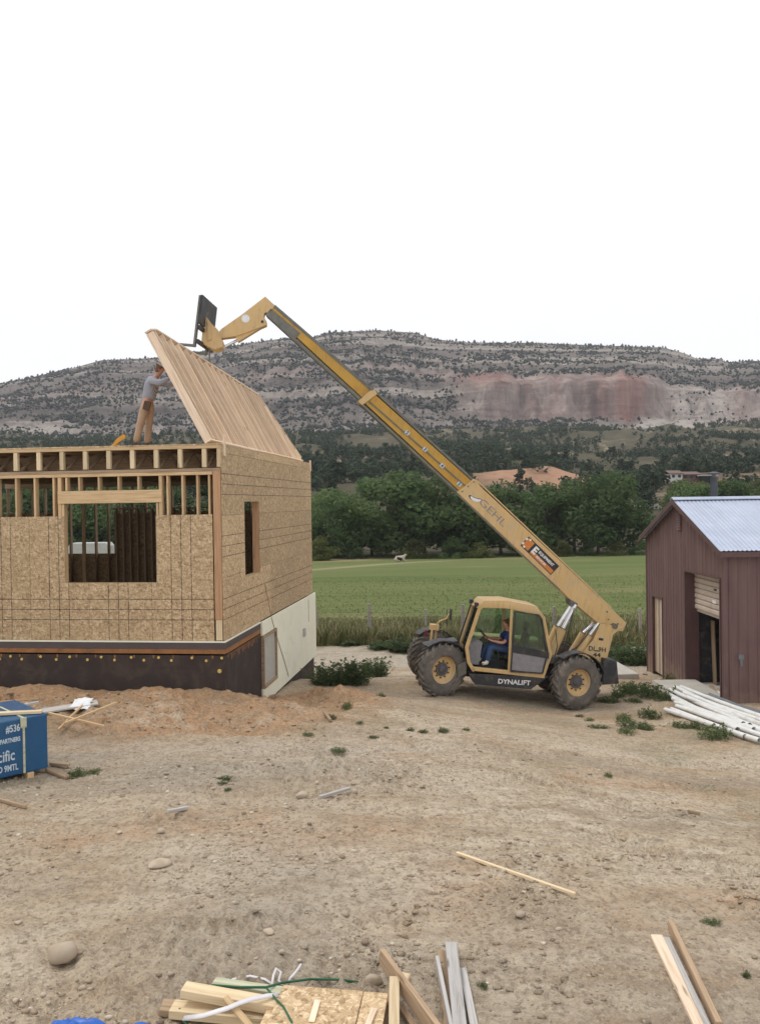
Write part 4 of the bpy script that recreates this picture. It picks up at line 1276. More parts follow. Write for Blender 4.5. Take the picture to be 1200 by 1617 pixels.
# interior and wall furniture
MB().box(.4, BL - .1, .1, GW - .1, -.25, -.10).build('floor_slab', MT['concrete'], barn)
MB().box(.36, 2.5, 2.80, 2.86, -.3, 3.2).build('shade_partition', MT['black'], barn)  # both partitions black, standing in for the shade inside the barn
MB().box(4.0, 4.05, .1, GW - .1, -.3, 3.6).build('shade_partition', MT['black'], barn)
ob = MB().box(.30, .42, -.06, -.0195, 1.08, 1.20).build('outlet_box', MT['greypvc'], barn)
MB().box(.33, .39, -.062, -.0600, .92, 1.07).build('conduit', MT['greypvc'], barn)
ch = MB().tube([(1.3, 4.0, 4.3), (1.3, 4.0, 5.62)], .10, 14).build('stove_pipe', MT['fluepipe'], barn, smooth='auto')
MB().tube([(1.3, 4.0, 5.70), (1.3, 4.0, 5.74), (1.3, 4.0, 5.78)], [.19, .18, .03], 18).build('rain_cap', MT['fluepipe'], ch, smooth='auto')
MB().tube([(1.3, 4.0, 5.62), (1.3, 4.0, 5.70)], .06, 8).build('cap_stem', MT['steel'], ch)

# ================================================================== TELEHANDLER
TO = Vector((3.00910094, 20.88037317, -1.17985877))
tx_ = Vector((-0.99050689, -0.06971711, 0.11847201)); ty_ = Vector((0.06975647, -0.99756405, 0.0)); tz_ = Vector((0.11818343, 0.00826419, 0.99295739))
TM = Matrix((tx_, ty_, tz_)).transposed().to_4x4(); TM.translation = TO
tele = thing('telehandler', 'tan yellow telescopic handler with its boom raised over the stud wall', 'telehandler', mat=TM)
TMI = TM.inverted()
def mpt(u, v, y):
    p0 = TO + ty_ * y; d = ray(u, v)
    t = (p0 - CAMP).dot(ty_) / d.dot(ty_)
    q = TMI @ (CAMP + d * t); return (q.x, q.z)
def mpl(pts, y): return [mpt(u, v, y) for u, v in pts]
# wheels
RW_, TW_ = .66, .36
def make_wheel_meshes():
    hw = TW_ / 2
    prof = [(.335, -hw * .86), (.36, -hw), (.47, -hw * 1.06), (.56, -hw * 1.02), (.605, -hw * .86), (.618, -hw * .4), (.62, 0), (.618, hw * .4), (.605, hw * .86), (.56, hw * 1.02), (.47, hw * 1.06), (.36, hw), (.335, hw * .86)]
    mb = MB().lathe(prof, 56)
    n = 21
    for k in range(n):
        for sgn in (-1, 1):
            a0 = 2 * math.pi * (k + (.5 if sgn > 0 else 0)) / n
            vs = []
            for (yy, da) in ((.01, .0), (hw * .55, -.13), (hw * 1.0, -.24)):
                for (r, wd) in ((.60, .055), (.664 if yy < hw * .9 else .64, .042)):
                    for e in (-1, 1):
                        a = a0 + da + e * wd
                        vs.append((r * math.cos(a), sgn * yy, r * math.sin(a)))
            # side foot of each lug
            for e in (-1, 1):
                a = a0 - .26 + e * .045; vs.append((.575 * math.cos(a), sgn * hw * 1.07, .575 * math.sin(a)))
            fs = []
            for i in range(2):
                o = i * 4; p = (i + 1) * 4
                fs += [(o + 2, o + 3, p + 3, p + 2), (o, o + 2, p + 2, p), (o + 1, p + 1, p + 3, o + 3)]
            fs += [(0, 1, 3, 2), (8, 10, 12), (10, 11, 13, 12), (9, 13, 11)]
            mb.add(vs, fs)
    tyre = mb.mesh('tyre', MT['rubber'], 'auto')
    rimp = [(.36, .165), (.352, .14), (.325, .125), (.30, .06), (.25, .03), (.17, .03), (.17, -.02), (.30, -.03), (.33, -.15), (.36, -.165)]
    rim = MB().lathe(rimp, 40).mesh('rim', MT['yellow'], 'auto')
    hb = MB().lathe([(0, .085), (.07, .085), (.085, .075), (.10, .055), (.165, .052), (.168, .03), (0, .03)], 24, False)
    hub = hb.mesh('hub', MT['hub'], 'auto')
    nut = MB().lathe([(0, .03), (.018, .03), (.02, 0), (0, 0)], 6, False).mesh('wheel_nut', MT['black'])
    return tyre, rim, hub, nut
WM = make_wheel_meshes()
def wheel(x, y, z, steer, out):
    r = link(bpy.data.objects.new('wheel', WM[0]), tele)
    r.location = (x, y, z); r.rotation_euler = (0, random.uniform(0, 1), steer + (0 if out > 0 else math.pi))
    for nm, m in (('rim', WM[1]), ('hub', WM[2])):
        link(bpy.data.objects.new(nm, m), r)
    for k in range(10):
        a = 2 * math.pi * k / 10
        o = link(bpy.data.objects.new('wheel_nut', WM[3]), r); o.location = (.20 * math.cos(a), .03, .20 * math.sin(a))
    return r
FXc, RXc = 1.74, -1.60
ST_F, ST_R = rad(24), rad(14)
# the near side carries its outer face at y = 1.0; steering turns the face towards the camera
wheel(FXc, .84, .665, ST_F, 1); wheel(FXc, -.98, .665, ST_F, -1)
wheel(RXc, .84, .655, ST_R, 1); wheel(RXc, -.98, .655, ST_R, -1)
for xx in (FXc, RXc):
    MB().tube([(xx, -.85, .66), (xx, -.3, .66), (xx, 0, .66), (xx, .3, .66), (xx, .72, .66)], [.1, .11, .2, .11, .1], 12).build('axle', MT['black'], tele, smooth='auto')
# chassis
MB().prism([(2.05, .62), (2.0, 1.02), (1.1, 1.05), (.9, .95), (-1.0, .95), (-1.3, 1.05), (-2.45, 1.1), (-2.45, .6), (-1.9, .5), (-.9, .45), (1.2, .45)], -.42, .42, 'y').build('chassis', MT['black'], tele, bevel=.02)
MB().prism(mpl([(740, 1064), (866, 1069), (838, 1089), (750, 1081)], .95), .55, .94, 'y').build('step_box', MT['black'], tele, bevel=.015)
MB().prism([(1.0, .45), (.95, 1.05), (.3, 1.25), (-1.0, 1.3), (-1.1, .6)], -1.0, -.35, 'y').build('engine_hood', MT['black'], tele, bevel=.03)
MB().prism([(1.02, 1.08), (.9, 1.38), (-1.0, 1.42), (-1.06, 1.31)], -1.02, -.42, 'y').build('hood_top', MT['yellow'], tele, bevel=.05)
# front frame with a small bracket, lights and mirror arm
MB().prism([(1.25, .95), (2.1, .80), (2.12, 1.1), (1.3, 1.3)], -.3, .3, 'y').build('front_frame', MT['black'], tele, bevel=.02)
mb = MB(); mb.box(1.78, 2.0, -.08, .12, 1.48, 1.62)
mb.bar((1.95, .1, 1.05), (1.95, .1, 1.5), .05, .09); mb.bar((1.82, -.05, 1.05), (1.82, -.05, 1.5), .05, .09)
mb.build('headlight_bracket', MT['yellow'], tele, bevel=.008)
MB().tube([(1.85, .05, 1.62), (1.75, .05, 1.72), (1.60, .05, 1.80), (1.55, .05, 1.92)], .022, 6).build('mirror_arm', MT['yellow'], tele, smooth=True)
MB().box(1.50, 1.54, .0, .18, 1.78, 2.06).build('mirror', MT['black'], tele, bevel=.01)
MB().box(2.02, 2.1, -.12, -.02, 1.28, 1.44).build('reflector', MT['red'], tele)
# fenders
for (xx, st, rr_) in ((FXc, ST_F, .70), (RXc, ST_R, .71)):
    for sy in (.84, -.98):
        mb = MB(); seg = 9; vs = []
        a0, a1 = (rad(18), rad(118)) if xx > 0 else (rad(50), rad(160))
        if xx > 0: a0, a1 = rad(50), rad(150)
        for k in range(seg + 1):
            a = a0 + (a1 - a0) * k / seg
            for (r, y) in ((rr_, -.17), (rr_, .17), (rr_ + .025, .17), (rr_ + .025, -.17)):
                vs.append((r * math.cos(a), y, r * math.sin(a)))
        fs_ = [(0, 1, 2, 3), (seg * 4 + 3, seg * 4 + 2, seg * 4 + 1, seg * 4)]
        for k in range(seg):
            for i in range(4): fs_.append((k * 4 + i, (k + 1) * 4 + i, (k + 1) * 4 + (i + 1) % 4, k * 4 + (i + 1) % 4))
        f = mb.add(vs, fs_).build('fender', MT['black'], tele, smooth='auto')
        f.location = (xx, sy, .66); f.rotation_euler = (0, 0, st * .6)
# cab
cabf = MB()
cy0, cy1 = .08, .95
def cabpath(pts, y, w=.075, d=.07):
    for a, b_ in zip(pts[:-1], pts[1:]): cabf.bar((a[0], y, a[1]), (b_[0], y, b_[1]), d, w)
out_l = mpl([(748, 1059), (740, 1046), (737, 1023), (757, 962), (765, 954), (800, 954), (846, 962), (858, 976), (869, 1034), (858, 1066)], .95)
for y in (cy0, cy1):
    yy = y - .035 if y > .5 else y + .035
    cf = MB()
    for a, b_ in zip(out_l[:-1], out_l[1:]):
        dirx = Vector((b_[0] - a[0], 0, b_[1] - a[1])).normalized() * .02
        cf.bar((a[0] - dirx.x, yy, a[1] - dirx.z), (b_[0] + dirx.x, yy, b_[1] + dirx.z), .07, .085, up=(0, 1, 0)) if False else cf.bar((a[0] - dirx.x, yy, a[1] - dirx.z), (b_[0] + dirx.x, yy, b_[1] + dirx.z), .07, .085, up=(0.001, 0, 1) if abs(dirx.z) < abs(dirx.x) else (1, 0, 0.001))
    cf.build('cab_frame', MT['yellow'], tele, bevel=.018)
bot = mpl([(745, 1056), (860, 1068)], .95)
for y in (cy0 + .035, cy1 - .035):
    MB().bar((bot[0][0], y, bot[0][1]), (bot[1][0], y, bot[1][1]), .07, .10).build('cab_sill', MT['yellow'], tele, bevel=.015)
pil = mpl([(808, 962), (804, 1060)], .95)
MB().bar((pil[0][0], cy1 - .03, pil[0][1]), (pil[1][0], cy1 - .03, pil[1][1]), .06, .07, up=(1, 0, 0)).build('door_pillar', MT['yellow'], tele, bevel=.01)
MB().bar((pil[0][0], cy0 + .03, pil[0][1]), (pil[1][0], cy0 + .03, pil[1][1]), .06, .07, up=(1, 0, 0)).build('door_pillar', MT['yellow'], tele, bevel=.01)
roof = mpl([(752, 960), (764, 948), (800, 948), (847, 957), (860, 975), (852, 972), (800, 961), (765, 960)], .95)
MB().prism(roof, cy0 - .01, cy1 + .01, 'y').build('cab_roof', MT['yellow'], tele, smooth='auto', bevel=.02)
fl = mpl([(748, 1056), (858, 1066)], .95)
MB().prism([(fl[0][0], fl[0][1] - .05), (fl[1][0], fl[1][1] - .05), (fl[1][0], fl[1][1] + .0), (fl[0][0], fl[0][1] + .0)], cy0 + .08, cy1 - .08, 'y').build('cab_floor', MT['steel'], tele)
# door with glass above and grey panel below
dr = mpl([(808, 1025), (866, 1037), (856, 1063), (806, 1058)], .96)
door = MB().prism(dr, .955, .975, 'y').build('cab_door', MT['ink_grey'], tele, bevel=.006, seg=1)
dg = mpl([(808, 1018), (866, 1030), (866, 1040), (808, 1030)], .97)
MB().prism(dg, .976, .985, 'y').build('door_stripe', MT['black'], door)
df = mpl([(813, 966), (850, 971), (855, 978), (863, 1034), (856, 1063), (806, 1060)], .97)
df = df + [df[0]]
cf = MB()
for a, b_ in zip(df[:-1], df[1:]):
    cf.bar((a[0], .985, a[1]), (b_[0], .985, b_[1]), .03, .03, up=(0.001, 0, 1) if abs(b_[1] - a[1]) < abs(b_[0] - a[0]) else (1, 0, .001))
cf.build('door_frame', MT['black'], door)
gl = mpl([(813, 967), (850, 972), (855, 979), (862, 1030), (810, 1022)], .97)
MB().prism(gl, .962, .968, 'y').build('door_glass', MT['glass'], door)
def pane(name, pts, y):
    return MB().prism(mpl(pts, y), y - .004, y + .004, 'y').build(name, MT['glass'], tele)
o2 = [(p[0], p[1]) for p in out_l]
MB().prism([o2[0], o2[1], o2[2], o2[3], o2[4], o2[5], o2[6], o2[7], o2[8], o2[9]], cy0 + .02, cy0 + .026, 'y').build('side_window', MT['glass'], tele)
# windscreen and rear window across the cab
def cross_pane(name, a, b_):
    return MB().prism([(a[0], a[1]), (b_[0], b_[1]), (b_[0] - .006, b_[1]), (a[0] - .006, a[1])], cy0 + .07, cy1 - .07, 'y').build(name, MT['glass'], tele)
cross_pane('windscreen', out_l[2], out_l[3]); cross_pane('rear_window', out_l[7], out_l[8])
MB().bar((out_l[2][0] + .05, cy0 + .0, out_l[2][1]), (out_l[3][0] + .05, cy0 + .0, out_l[3][1]), .04, .05, up=(1, 0, .001)).build('windscreen_pillar', MT['black'], tele)
lamp = mpt(754, 955, .9)
MB().box(lamp[0] - .02, lamp[0] + .07, .80, .93, lamp[1] - .06, lamp[1] + .05).build('work_lamp', MT['black'], tele, bevel=.012)
MB().box(lamp[0] - .02, lamp[0] + .07, .12, .25, lamp[1] - .06, lamp[1] + .05).build('work_lamp', MT['black'], tele, bevel=.012)
# inside the cab
seat = MB().box(-.30, .22, .30, .76, 1.02, 1.14).build('seat', MT['seat'], tele, bevel=.04, seg=3)
MB().prism([(-.30, 1.1), (-.18, 1.1), (-.30, 1.72), (-.40, 1.70)], .32, .74, 'y').build('seat_back', MT['seat'], seat, bevel=.03, seg=3)
MB().prism([(-.33, 1.74), (-.25, 1.74), (-.28, 1.98), (-.37, 1.96)], .42, .64, 'y').build('headrest', MT['seat'], seat, bevel=.03, seg=3)
MB().box(-.28, .1, .36, .70, .82, 1.0).build('seat_base', MT['black'], seat)
MB().prism([(.78, .8), (1.05, .8), (1.08, 1.30), (.86, 1.42), (.74, 1.36)], .22, .62, 'y').build('dashboard', MT['ink_grey'], tele, bevel=.02)
c0, c1 = Vector((.80, .50, 1.40)), Vector((.68, .50, 1.52))
n_ = (c1 - c0).normalized(); aa = n_.cross(Vector((0, 1, 0))).normalized()
pts = [c1 + (aa * math.cos(t) + Vector((0, 1, 0)) * math.sin(t)) * .19 for t in np.linspace(0, 2 * math.pi, 21)]
sw = MB().tube(pts, .016, 6).tube([c0, c1], .025, 6).tube([c1 - aa * .18, c1 + aa * .18], .012, 5).build('steering_wheel', MT['black'], tele, smooth='auto')
MB().tube([(.35, .80, 1.02), (.42, .80, 1.35)], .012, 6).build('control_lever', MT['black'], tele)
# rear tower
mast = mpl([(983, 996), (950, 985), (935, 1003), (890, 1060), (950, 1085), (957, 1045), (966, 1000)], .3)
mast = mpl([(948, 985), (984, 990), (968, 1002), (957, 1045), (951, 1078), (925, 1078), (898, 1056), (916, 1034), (937, 1010)], .3)
for y in (.30, -.34):
    MB().prism(mast, y - .04, y, 'y').build('boom_tower', MT['yellow'], tele, bevel=.008)
MB().prism(mpl([(953, 1040), (974, 1044), (977, 1080), (950, 1082)], .5), -.75, .5, 'y').build('counterweight', MT['black'], tele, bevel=.03)
# boom
def section(name, pts, hw, mat, bevel=.012, parent=tele):
    return MB().prism(mpl(pts, hw), -hw, hw, 'y').build(name, MT[mat], parent, bevel=bevel)
base = section('boom_base', [(721, 777), (730, 771), (747.5, 756), (754, 759), (757, 767), (965, 961), (989, 984), (983, 997), (968, 997), (952, 985), (945, 985), (903, 950), (884, 931)], .20, 'yellow')
MB().tube([(Vector((mpt(968, 988, .2)[0], -.36, mpt(968, 988, .2)[1]))), (Vector((mpt(968, 988, .2)[0], .33, mpt(968, 988, .2)[1])))], .07, 14).build('pivot_pin', MT['steel'], base, smooth='auto')
mid = section('boom_middle', [(571, 632), (588, 619), (752, 766), (730, 780)], .155, 'gold')
for (a, b_, nm, mt) in (((569, 636), (728, 782), 'boom_edge', 'steel'), ((590, 616), (756, 766), 'boom_edge', 'steel')):
    p = mpt(*a, .16); q = mpt(*b_, .16)
    MB().bar((p[0], .0, p[1]), (q[0], 0, q[1]), .34, .06).build(nm, MT[mt], mid)
p = mpt(583, 634, .16); q = mpt(735, 768, .16)
MB().bar((p[0], .165, p[1]), (q[0], .165, q[1]), .02, .035).build('boom_rail', MT['steel'], mid)
collar = section('boom_collar', [(565, 634), (572, 640), (596, 622), (590, 612)], .20, 'yellow')
MB().tube([Vector((mpt(587, 613, .2)[0], -.1, mpt(587, 613, .2)[1])), Vector((mpt(587, 613, .2)[0], .21, mpt(587, 613, .2)[1]))], .06, 12).build('roller', MT['steel'], collar, smooth='auto')
tip = section('boom_tip', [(426, 493), (434, 485), (589, 619), (574, 630)], .115, 'gold')
for (a, b_) in (((423, 497), (571, 632)), ((433, 483), (590, 618))):
    p = mpt(*a, .12); q = mpt(*b_, .12)
    MB().bar((p[0], 0, p[1]), (q[0], 0, q[1]), .25, .075).build('boom_edge', MT['steel'], tip)
p = mpt(424, 492, .12); q = mpt(470, 531, .12)
MB().bar((p[0], .0, p[1]), (q[0], .0, q[1]), .26, .20).build('boom_sleeve', MT['steel'], tip)
head = section('boom_head', [(419, 468), (434, 482), (428, 493), (418, 494), (417, 500), (421, 507), (421, 513), (413, 516.5), (385, 527), (373, 531), (349.5, 534), (344, 526), (350, 519), (382, 496.6)], .13, 'yellow')
MB().prism(mpl([(413, 517), (376, 540), (372, 531), (385, 526)], .1), -.1, .1, 'y').build('head_gusset', MT['yellow'], head, bevel=.01)
cc = mpt(414.5, 508, .13)
MB().tube([(cc[0], -.16, cc[1]), (cc[0], .145, cc[1])], .035, 10).build('head_pin', MT['black'], head, smooth='auto')
cc = mpt(388, 503, .13)
MB().lathe([(0, .004), (.1, .004), (.1, 0), (0, 0)], 20, False).build('round_decal', MT['ink_pure'], head).location = (cc[0], .131, cc[1])
p = mpt(378, 536, 0); q = mpt(352, 549, 0)
MB().tube([(p[0], 0, p[1]), (q[0], 0, q[1])], .035, 10).build('tilt_rod', MT['chrome'], head, smooth='auto')
# carriage and forks: plate is seen from behind, at right angles to the boom plane
car = section('fork_coupler', [(323.5, 500), (326, 500), (335, 512), (344, 520), (352, 540), (352, 548), (339, 552), (318, 542), (320, 520)], .22, 'yellow', .015)
MB().prism(mpl([(328, 506), (333, 513), (334, 536), (328, 538)], .25), .222, .26, 'y').build('coupler_plate', MT['yellow'], car, bevel=.006)
a_t, a_b = mpt(314, 465, .6), mpt(305, 546, .6)
def plate_x(z, off=0): return a_t[0] + (a_b[0] - a_t[0]) * (z - a_t[1]) / (a_b[1] - a_t[1]) + off
zt, zb_ = a_t[1], a_b[1]
mb = MB().prism([(plate_x(zt, -.05), zt), (plate_x(zt, -.11), zt), (plate_x(zb_ + .55, -.11), zb_ + .55), (plate_x(zb_ + .55, -.05), zb_ + .55)], -.62, .62, 'y')
carr = mb.build('load_backrest', MT['black'], tele, bevel=.008)
for z in (zb_ + .42, zb_ + .08):
    MB().prism([(plate_x(z, -.05), z), (plate_x(z, -.12), z), (plate_x(z + .09, -.12), z + .09), (plate_x(z + .09, -.05), z + .09)], -.62, .62, 'y').build('carriage_bar', MT['black'], carr)
for y in (.52, -.45):
    f_ = MB().prism([(plate_x(zt, -.04), zt - .02), (plate_x(zt, .0), zt - .02), (plate_x(zb_, .02), zb_ - .01), (plate_x(zb_, .9), zb_ + .02), (plate_x(zb_, .9), zb_ + .04), (plate_x(zb_, .06), zb_ + .06), (plate_x(zb_, -.04), zb_ + .06)], y - .05, y + .05, 'y')
    f_ = MB().prism([(plate_x(zt, -.035), zt), (plate_x(zt, .01), zt), (plate_x(zb_, .02), zb_ + .05), (plate_x(zb_, .95), zb_ + .04), (plate_x(zb_, .95), zb_ + .01), (plate_x(zb_, -.035), zb_ - .01)], y - .05, y + .05, 'y')
    f_.build('fork_tine', MT['steel'], carr, bevel=.005)
_pv = Matrix.Translation((plate_x(zb_ + .5, -.08), .62, 0))
carr.matrix_local = _pv @ Matrix.Rotation(-.15, 4, 'Z') @ _pv.inverted()
cc = mpt(331, 552, 0); c2 = mpt(331, 577, 0)
MB().tube([(cc[0], 0, cc[1] + .05), (c2[0], 0, c2[1])], .022, 6).build('hanging_chain', MT['steel'], tele)
# lift cylinders, each barrel with its bright rod
def cylinder(a, m, b_, y, r):
    p, k_, q = mpt(*a, y), mpt(*m, y), mpt(*b_, y)
    c = MB().tube([(p[0], y, p[1]), (k_[0], y, k_[1])], r, 14).build('cylinder_barrel', MT['yellow'], tele, smooth='auto')
    MB().tube([(k_[0], y, k_[1]), (q[0], y, q[1])], r * .5, 12).build('cylinder_rod', MT['chrome'], c, smooth='auto')
    MB().tube([(k_[0], y, k_[1]), (k_[0] + (q[0] - k_[0]) * .03, y, k_[1] + (q[1] - k_[1]) * .03)], r * 1.12, 14).build('cylinder_cap', MT['steel'], c, smooth='auto')
cylinder((866, 1044), (888, 993), (909, 955), .26, .105); cylinder((858, 1040), (880, 990), (904, 954), -.16, .105)
cylinder((905, 1046), (930, 1003), (945, 984), .2, .085); cylinder((896, 1040), (920, 1000), (938, 984), -.16, .085)
for (a, b_) in (((868, 1050), (905, 1030)), ((880, 1042), (912, 1046)), ((872, 1036), (900, 1052))):
    p, q = mpt(*a, .3), mpt(*b_, .32)
    MB().tube([(p[0], .28, p[1]), ((p[0] + q[0]) / 2, .36, (p[1] + q[1]) / 2 + .08), (q[0], .3, q[1])], .018, 6).build('hydraulic_hose', MT['black'], tele, smooth=True)
bk = mpl([(899, 946), (912, 953), (906, 960), (901, 956)], .2)
MB().prism(bk, -.2, .22, 'y').build('cylinder_bracket', MT['steel'], base)
MB().tube([(-.95, .98, 1.05), (-1.0, 1.02, 1.5), (-.92, 1.0, 1.9)], .012, 5).build('grab_handle', MT['black'], tele)

for (a, b_) in (((720, 779), (884, 932)), ((752, 758), (965, 960))):
    p = mpt(*a, .2); q = mpt(*b_, .2)
    MB().bar((p[0], .203, p[1]), (q[0], .203, q[1]), .012, .03).build('weld_flange', MT['steel'] if a[0] == 720 else MT['yellow'], base)
for (dy, dz) in ((.10, .10), (.03, .12), (-.05, .10)):
    pts = []
    for (u, v) in ((950, 947), (895, 895), (830, 834), (764, 772)):
        q = mpt(u, v, .2); pts.append((q[0], dy, q[1] + .022 + dz * .1))
    MB().tube(pts, .022, 6).build('hydraulic_hose', MT['black'], base, smooth=True)
for (u, v) in ((730, 776), (739, 768), (748, 761), (960, 978), (975, 985), (958, 966)):
    q = mpt(u, v, .2)
    MB().lathe([(0, .014), (.02, .014), (.022, 0), (0, 0)], 6, False).build('bolt', MT['steel'], base).location = (q[0], .201, q[1])
for (u, v) in ((958, 1052), (955, 1064), (944, 1072)):
    q = mpt(u, v, .3)
    MB().lathe([(0, .014), (.02, .014), (.022, 0), (0, 0)], 6, False).build('bolt', MT['steel'], tele).location = (q[0], .301, q[1])
for (a, m, b_, y) in (((884, 1040), (896, 1000), (906, 960), .30), ((880, 1038), (912, 1020), (936, 990), .24), ((872, 1048), (884, 1058), (905, 1050), .45), ((860, 1050), (872, 1062), (890, 1060), .35)):
    P_ = [mpt(*k_, y) for k_ in (a, m, b_)]
    MB().tube([(P_[0][0], y, P_[0][1]), ((P_[0][0] + P_[1][0]) / 2 - .02, y + .04, (P_[0][1] + P_[1][1]) / 2), (P_[1][0], y + .03, P_[1][1]), (P_[2][0], y, P_[2][1])], .016, 6).build('hydraulic_hose', MT['black'], tele, smooth=True)
MB().box(-1.25, -.98, .30, .62, 1.0, 1.18).build('valve_block', MT['steel'], tele, bevel=.01)
MB().prism([(1.12, .62), (1.32, .50), (1.36, .80), (1.16, .92)], .5, .9, 'y').build('step_plate', MT['steel'], tele, bevel=.01)
# lettering as thin raised film
def text(name, body, size, mat, parent, M, extr=.0015, shear=0, width=None, bold=0.0):
    cu = bpy.data.curves.new(name, 'FONT'); cu.body = body; cu.size = size; cu.extrude = extr; cu.align_x = 'CENTER'; cu.align_y = 'CENTER'
    cu.shear = shear; cu.resolution_u = 3; cu.offset = bold
    tmp = bpy.data.objects.new(name, cu); COL.objects.link(tmp)
    dg = bpy.context.evaluated_depsgraph_get()
    me = bpy.data.meshes.new_from_object(tmp.evaluated_get(dg))
    bpy.data.objects.remove(tmp)
    me.materials.clear(); me.materials.append(MT[mat])
    o = link(bpy.data.objects.new(name, me), parent)
    if width:
        wcur = max(v_.co.x for v_ in me.vertices) - min(v_.co.x for v_ in me.vertices)
        M = M @ Matrix.Scale(width / wcur, 4, (1, 0, 0))
    o.matrix_local = M
    return o
def boom_frame(u, v, u2, v2, y):
    """text frame on the near face: x axis from pixel 1 to pixel 2, normal along +y of the machine"""
    a, b_ = mpt(u, v, y), mpt(u2, v2, y)
    X = Vector((b_[0] - a[0], 0, b_[1] - a[1])); L_ = X.length; X.normalize(); Nn = Vector((0, 1, 0)); Y_ = Nn.cross(X)
    M = Matrix((X, Y_, Nn)).transposed().to_4x4()
    M.translation = Vector(((a[0] + b_[0]) / 2, y, (a[1] + b_[1]) / 2))
    return M, L_
M_, L_ = boom_frame(758, 790, 797, 829, .203); text('lettering', 'GEHL', .25, 'ink_grey', base, M_, width=L_)
M_, L_ = boom_frame(739, 784, 762, 792, .203)
for k_, (dx, mt_) in enumerate(((-.02, 'ink_black'), (.0, 'ink_pure'))):
    arc = []
    for t in np.linspace(math.pi * 1.02, math.pi * 1.98, 12): arc.append((.17 * math.cos(t), .10 * math.sin(t) + .03))
    for t in np.linspace(math.pi * 1.9, math.pi * 1.1, 12): arc.append((.13 * math.cos(t), .03 * math.sin(t) + .05))
    o = MB().prism(arc, 0, .002 + .002 * k_, 'z').build('emblem', MT[mt_], base)
    o.matrix_local = M_ @ Matrix.Translation((dx, -dx * .6, 0)) @ Matrix.Scale(1.0 if k_ == 0 else .86, 4)
# orange and black dealer decal
M_, L_ = boom_frame(828, 854, 876, 901, .203)
dec = MB().box(-L_ / 2, L_ / 2, -.155, .155, 0, .002).build('decal', MT['ink_black'], base); dec.matrix_local = M_
MB().box(-L_ / 2 + .02, -L_ / 2 + .23, -.125, .13, .0025, .004).build('decal_block', MT['ink_orange'], dec)
MB().box(-L_ / 2 + .30, L_ / 2 - .02, -.135, -.03, .0025, .004).build('decal_band', MT['ink_orange'], dec)
text('lettering', 'E', .26, 'ink_pure', dec, Matrix.Translation((-L_ / 2 + .36, 0, .006)), bold=.012)
for (ax, ay) in ((-.60, .07), (-.60, -.07), (-.52, -.115), (-.52, .115)):
    MB().lathe([(0, .002), (.03, .002), (.03, 0), (0, 0)], 10, False).build('decal_dot', MT['ink_pure'], dec).matrix_local = Matrix.Translation((ax + .25 - L_ / 2 + .36, ay, .007)) @ Matrix.Rotation(rad(90), 4, 'X')
text('lettering', 'EQUIPMENT', .10, 'ink_pure', dec, Matrix.Translation((.17, .055, .006)), width=L_ - .58, bold=.003)
text('lettering', 'SERVICES', .07, 'ink_pure', dec, Matrix.Translation((.10, -.075, .006)), width=L_ - .75, bold=.002)
for (u, v, s_) in ((617, 681, '2'), (643, 683, '2'), (671, 709, '3'), (698, 735, '4'), (725, 764, '5')):
    if s_ == '2' and u < 620: continue
    M_, L_ = boom_frame(u - 6, v - 5, u + 6, v + 6, .178)
    pl_ = MB().box(-.055, .055, -.05, .05, -.015, .0).build('number_plate', MT['ink_white'], mid); pl_.matrix_local = M_
    text('lettering', s_, .11, 'ink_black', mid, M_ @ Matrix.Translation((0, 0, .002)), bold=.004)
M_, L_ = boom_frame(786, 1076, 837, 1079, .943); text('lettering', 'DYNALIFT', .16, 'ink_pure', tele, M_ @ Matrix.Translation((0, .0, 0)), width=L_, bold=.004)
M_, L_ = boom_frame(929, 1024, 956, 1027, .303); text('lettering', 'DL 9H', .16, 'ink_black', tele, M_, width=L_, bold=.003)
M_, L_ = boom_frame(936, 1034, 948, 1035, .303); text('lettering', '44', .15, 'ink_black', tele, M_, width=L_, bold=.003)
M_, L_ = boom_frame(945, 1009, 952, 1010, .303); MB().box(-.06, .06, -.03, .03, 0, .002).build('decal', MT['ink_black'], tele).matrix_local = M_
M_, L_ = boom_frame(939, 1027.5, 946, 1028, .303); MB().box(-.06, .06, -.015, .015, 0, .002).build('decal', MT['ink_black'], tele).matrix_local = M_

# ================================================================== PEOPLE
def skin(name, J, bones, mat, parent, root, sub=2):
    names = list(J); idx = {n: i for i, n in enumerate(names)}
    me = bpy.data.meshes.new(name)
    me.from_pydata([J[n][0] for n in names], [(idx[a], idx[b_]) for a, b_ in bones], [])
    o = bpy.data.objects.new(name, me); COL.objects.link(o)
    md = o.modifiers.new('skin', 'SKIN'); md.use_smooth_shade = True
    ss = o.modifiers.new('sub', 'SUBSURF'); ss.levels = sub; ss.render_levels = sub
    sv = me.skin_vertices[0].data
    for n in names:
        r = J[n][1]; r = r if isinstance(r, tuple) else (r, r)
        sv[idx[n]].radius = r; sv[idx[n]].use_root = (n == root)
    dg = bpy.context.evaluated_depsgraph_get()
    m2 = bpy.data.meshes.new_from_object(o.evaluated_get(dg))
    bpy.data.objects.remove(o)
    m2.materials.clear(); m2.materials.append(MT[mat])
    return link(bpy.data.objects.new(name, m2), parent)
def chain(*n): return list(zip(n[:-1], n[1:]))
def lerp(a, b_, t): return tuple(a[i] + (b_[i] - a[i]) * t for i in range(3))
